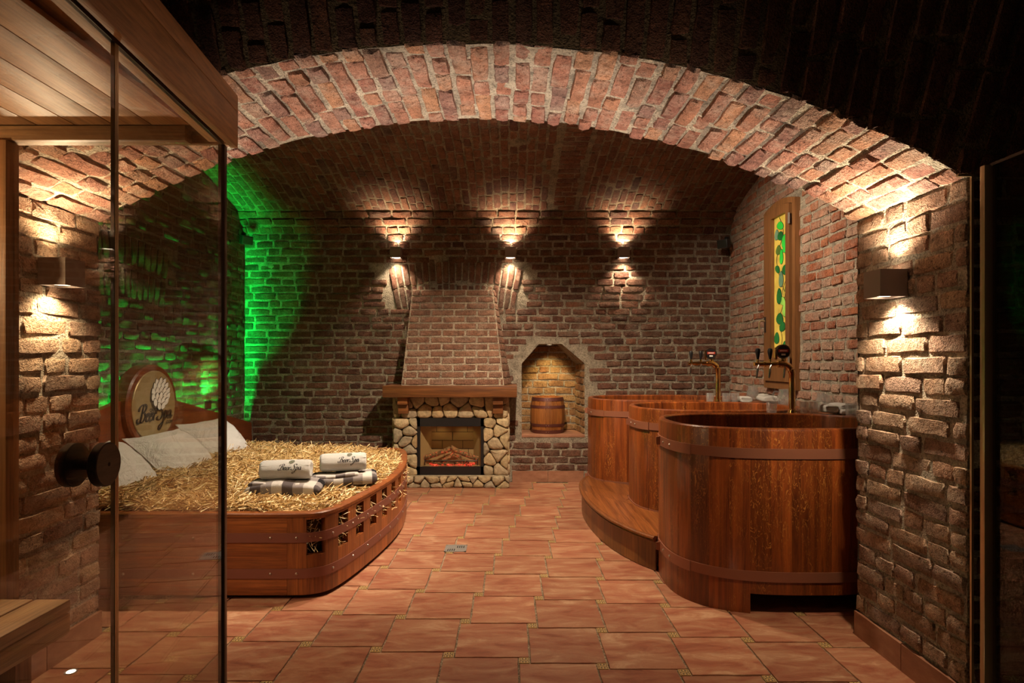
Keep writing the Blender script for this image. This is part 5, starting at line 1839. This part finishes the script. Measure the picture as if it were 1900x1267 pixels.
def stain(name, c, s):
    m_, nt_, b_ = new_mat(name, tuple(x * .25 for x in c), 0.25)
    pos = nd(nt_, 'ShaderNodeNewGeometry').outputs['Position']
    nn = noise_n(nt_, pos, 9, 3, .5)
    col_ = mixc(nt_, 1.0, c4(c), ramp(nt_, nn, [(.3, .65), (.7, 1.2)]), 'MULTIPLY')
    nt_.links.new(col_, b_.inputs['Emission Color'])
    b_.inputs['Emission Strength'].default_value = s
    return m_
AMB = stain('amber_glass', (0.80, 0.50, 0.07), 0.62)
GR = [stain('leaf_glass_bright', (0.05, 0.62, 0.05), .6), stain('leaf_glass_deep', (0.02, 0.17, 0.03), .55), stain('leaf_glass_olive', (0.12, 0.20, 0.03), .5), stain('leaf_glass_lime', (0.36, 0.62, 0.08), .65), stain('leaf_glass_grey', (0.20, 0.33, 0.16), .5)]
xg = WX - .030
mk('amber_pane', box(xg, xg + .005, q0, q1, 1.33, 2.56), AMB, win, False)
LEAVES = [(490, 243, 40, 45, .3, 0), (470, 285, 25, 60, 0, 4), (492, 300, 35, 50, .2, 1), (517, 335, 40, 70, -.4, 0), (480, 372, 30, 54, .1, 2), (520, 378, 36, 46, 0, 0), (497, 415, 20, 84, 0, 0), (475, 475, 30, 38, .6, 1), (515, 490, 28, 56, .5, 1),
          (495, 535, 26, 90, 0, 4), (527, 592, 24, 50, 0, 2), (485, 625, 30, 90, -.1, 1), (503, 655, 36, 46, .3, 3), (518, 705, 34, 76, -.3, 3), (488, 748, 40, 64, .2, 1), (503, 792, 34, 56, -.2, 1), (470, 852, 30, 66, .1, 1), (517, 898, 30, 56, -.2, 1), (489, 930, 44, 62, 0, 1)]
def leaf_poly(i):
    cx_, cy_, w, h, a, ci = LEAVES[i]
    yc = q1 - (cx_ - 455) / 82.0 * (q1 - q0)
    zc_ = 2.56 - (cy_ - 190) / 770.0 * 1.23
    W, H = w / 82.0 * (q1 - q0), h / 770.0 * 1.23
    pts_ = []
    for k in range(14):
        t = 2 * math.pi * k / 14
        x, z = math.sin(t) * W / 2 * (1 - .25 * math.cos(t)), math.cos(t) * H / 2
        pts_.append((yc - (x * math.cos(a) + z * math.sin(a)), zc_ - x * math.sin(a) + z * math.cos(a)))
    return [(min(max(y, q0 + .002), q1 - .002), min(max(z, 1.335), 2.55)) for y, z in pts_], (yc, zc_), ci
for i in range(len(LEAVES)):
    pl, (yc, zc_), ci = leaf_poly(i)
    e = .0005 * (i % 4)
    fix_normals(mk('leaf_piece', prism([(yc + (y - yc) * .90, zc_ + (z - zc_) * .93) for y, z in pl], lambda p: (xg - .004 - e, p[0], p[1]), lambda p: (xg - .001, p[0], p[1])), GR[ci], win, False))
    fix_normals(mk('lead_came', prism(pl, lambda p: (xg - .0025 - e, p[0], p[1]), lambda p: (xg + .001, p[0], p[1])), M['black'], win, False))
vine = catmull([(0, q1 - .10, 2.55), (0, q1 - .17, 2.40), (0, q1 - .05, 2.2), (0, q1 - .12, 2.0), (0, q1 - .20, 1.85), (0, q1 - .09, 1.65), (0, q1 - .15, 1.5), (0, q1 - .10, 1.34)], 6)
mk('lead_came', tube([(xg - .001, p.y, p.z) for p in vine], .003, 6), M['black'], win)
vine = catmull([(0, q0 + .01, 2.36), (0, q0 + .07, 2.25), (0, q0 + .02, 2.05), (0, q0 + .11, 1.9), (0, q0 + .01, 1.72), (0, q0 + .06, 1.5)], 6)
mk('lead_came', tube([(xg - .001, p.y, p.z) for p in vine], .0025, 6), M['black'], win)

# ------------------------------------------------------------------ small speakers in the upper corners
def speaker(x, y, z, rz, tilt, label):
    s = thing('speaker', (x, y, z), label, 'speaker', 'small black corner speakers')
    m1 = Matrix.Rotation(rz, 4, 'Z') @ Matrix.Rotation(tilt, 4, 'X')
    mk('cabinet', xf(box(-.055, .055, -.12, -.03, -.045, .045, .008), m1), M['black'], s, world=False)
    mk('grille', xf(box(-.046, .046, -.124, -.1205, -.036, .036), m1), M['blackmetal'], s, False, world=False)
    mk('bracket', tube([m1 @ Vector((0, -.04, 0)), (0, 0, .015), (0, .03 * 0, .05)], .012, 8), M['black'], s, world=False)
    mk('mount', box(-.02, .02, -.02, .02, .02, .07, .004), M['black'], s, world=False)
speaker(-2.80, 6.14, 2.585, 0.75, 0.25, 'black speaker high in the left back corner over the green light')
speaker(2.30, 6.16, 2.545, -0.75, 0.2, 'black speaker high in the right back corner')

# ------------------------------------------------------------------ glass and timber cabin on the left
CA = Vector((-0.98, 2.0, 0))                    # far right corner of the cabin
CDIR = Vector((0.095, -0.9955, 0)).normalized() # along the glass front, towards the camera
CN = Vector((0.9955, 0.095, 0)).normalized()    # outward
CZ = 2.055
cab = thing('sauna_cabin', (CA.x, CA.y, 0), 'timber cabin with full-height glass front and plank ceiling', 'cabin')
def along(s, o, z):
    p = CA + CDIR * s + CN * o
    return Vector((p.x, p.y, z))
def bar(s0, s1, o0, o1, z0, z1, bev=0.0):
    v, f = box(s0, s1, -o1, -o0, z0, z1, bev)
    return [along(p[0], -p[1], p[2]) for p in v], f
mk('fascia', bar(-0.03, 1.9, 0.012, 0.035, CZ - 0.012, CZ + 0.112, .002), M['cabin'], cab)
mk('cornice', bar(-0.03, 1.9, 0.012, 0.035, CZ + 0.114, CZ + 0.172, .003), M['cabin'], cab)
mk('head_rail', bar(-0.01, 1.9, -0.055, 0.010, CZ, CZ + 0.06, .003), M['cabin'], cab)
mk('glass_channel', bar(0.0, 1.9, -0.012, 0.0, CZ - 0.012, CZ - .0005), M['bronze'], cab, False)
mk('far_rail', box(-2.1, -1.10, 1.975, 2.02, CZ - .005, CZ + .045, .003), M['cabin_x'], cab)
mk('corner_board', box(-2.1, -0.95, 2.022, 2.04, CZ + .0, CZ + .17, .003), M['cabin_x'], cab)
mk('post', box(-1.80, -1.70, 1.965, 2.02, 0.0, CZ - .006, .004), M['cabin_z'], cab)
NPK = 9
for i in range(NPK):
    x0 = -2.25 + i * 0.13
    mk('plank', box(x0, x0 + .127, 0.15, 1.972, CZ + .045, CZ + .060, .0025), M['cabin'], cab)
mk('roof', box(-2.25, -1.04, 0.1, 1.97, CZ + .075, CZ + .085), M['cabin'], cab, False)
# far glass wall
mk('far_pane', box(-1.699, -0.992, 1.993, 2.001, 0.004, CZ - .006), M['glass'], cab, False)
# fixed pane and door in the glass front
mk('fixed_pane', bar(0.006, 0.630, -0.010, -0.002, 0.004, CZ - .012), M['glass'], cab, False)
mk('corner_profile', bar(-0.016, 0.006, -0.018, 0.004, 0.0, CZ - .012, .002), M['bronze'], cab)
mk('pane_edge', bar(0.6305, 0.637, -0.011, -0.001, 0.004, CZ - .012), M['champagne'], cab, False)
door = mk('glass_door', bar(0.645, 1.45, -0.010, -0.002, 0.012, CZ - .012), M['glass'], cab, False, label='frameless glass door leaf')
mk('door_edge', bar(0.6385, 0.6445, -0.011, -0.001, 0.012, CZ - .012), M['champagne'], door, False)
ks, kz = 0.735, 1.075
kc = along(ks, -0.006, kz)
rot = CN.to_track_quat('Z', 'Y').to_matrix().to_4x4()
MK = Matrix.Translation(kc) @ rot
for sg in (1, -1):
    a, b_ = (0.022, 0.042) if sg > 0 else (-0.042, -0.022)
    prof = [(.045, a), (.0475, a + .002), (.0475, b_ - .002), (.045, b_)]
    mk('knob', xf(lathe(prof, 40), MK), M['knob'], door, label='round dark wooden door knob')
    mk('screw_hole', xf(lathe([(.0045, (b_ if sg > 0 else a) - .0004), (.0045, (b_ if sg > 0 else a) + .0004)], 12), MK), M['void'], door)
mk('spindle', xf(lathe([(.012, -.022), (.012, .022)], 16), MK), M['knob'], door)
mk('side_wall', box(-2.27, -2.25, 0.1, 2.0, 0, CZ + .06), M['cabin_z'], cab, False)
# bench in the cabin
bn = thing('sauna_bench', (-1.72, 1.4, 0), 'pale wooden bench with rounded corner inside the glass cabin', 'bench')
for k, (a, b_) in enumerate(((-1.545, -1.43), (-1.665, -1.552), (-1.785, -1.672), (-1.905, -1.792))):
    mk('bench_slat', box(a, b_, 0.55, 1.90, 0.485, 0.525, .008), M['bench'], bn)
mk('bench_front', box(-1.455, -1.43, 0.55, 1.90, 0.415, 0.484, .010), M['bench'], bn)
for yy in (0.7, 1.72):
    mk('leg', box(-1.52, -1.46, yy, yy + .06, 0, 0.484, .003), M['cabin_z'], bn)
    mk('leg', box(-1.88, -1.82, yy, yy + .06, 0, 0.484, .003), M['cabin_z'], bn)

# ------------------------------------------------------------------ glass door on the right
rd = thing('glass_screen', (1.56, 1.9, 0), 'dark glass screen with champagne metal edge at the right', 'glass screen')
mk('edge_profile', box(1.535, 1.575, 1.88, 1.90, 0.0, 1.935, .004), M['champagne'], rd)
mk('pane', box(1.561, 1.569, 0.7, 1.884, 0.004, 1.93), M['glass_r'], rd, False)
mk('top_channel', box(1.557, 1.573, 0.7, 1.884, 1.931, 1.94), M['bronze'], rd, False)
cs = mk('trim_1', join(box(PR - .002, PR + .006, YN - .022, YN - .014, 0, ZS - .005), box(PR - .05, PR + .006, YN - .022, YN - .014, ZS - .005, ZS + .002)), M['champagne'], None, False, kind='structure', label='thin metal trim on the near corner of the right pier')
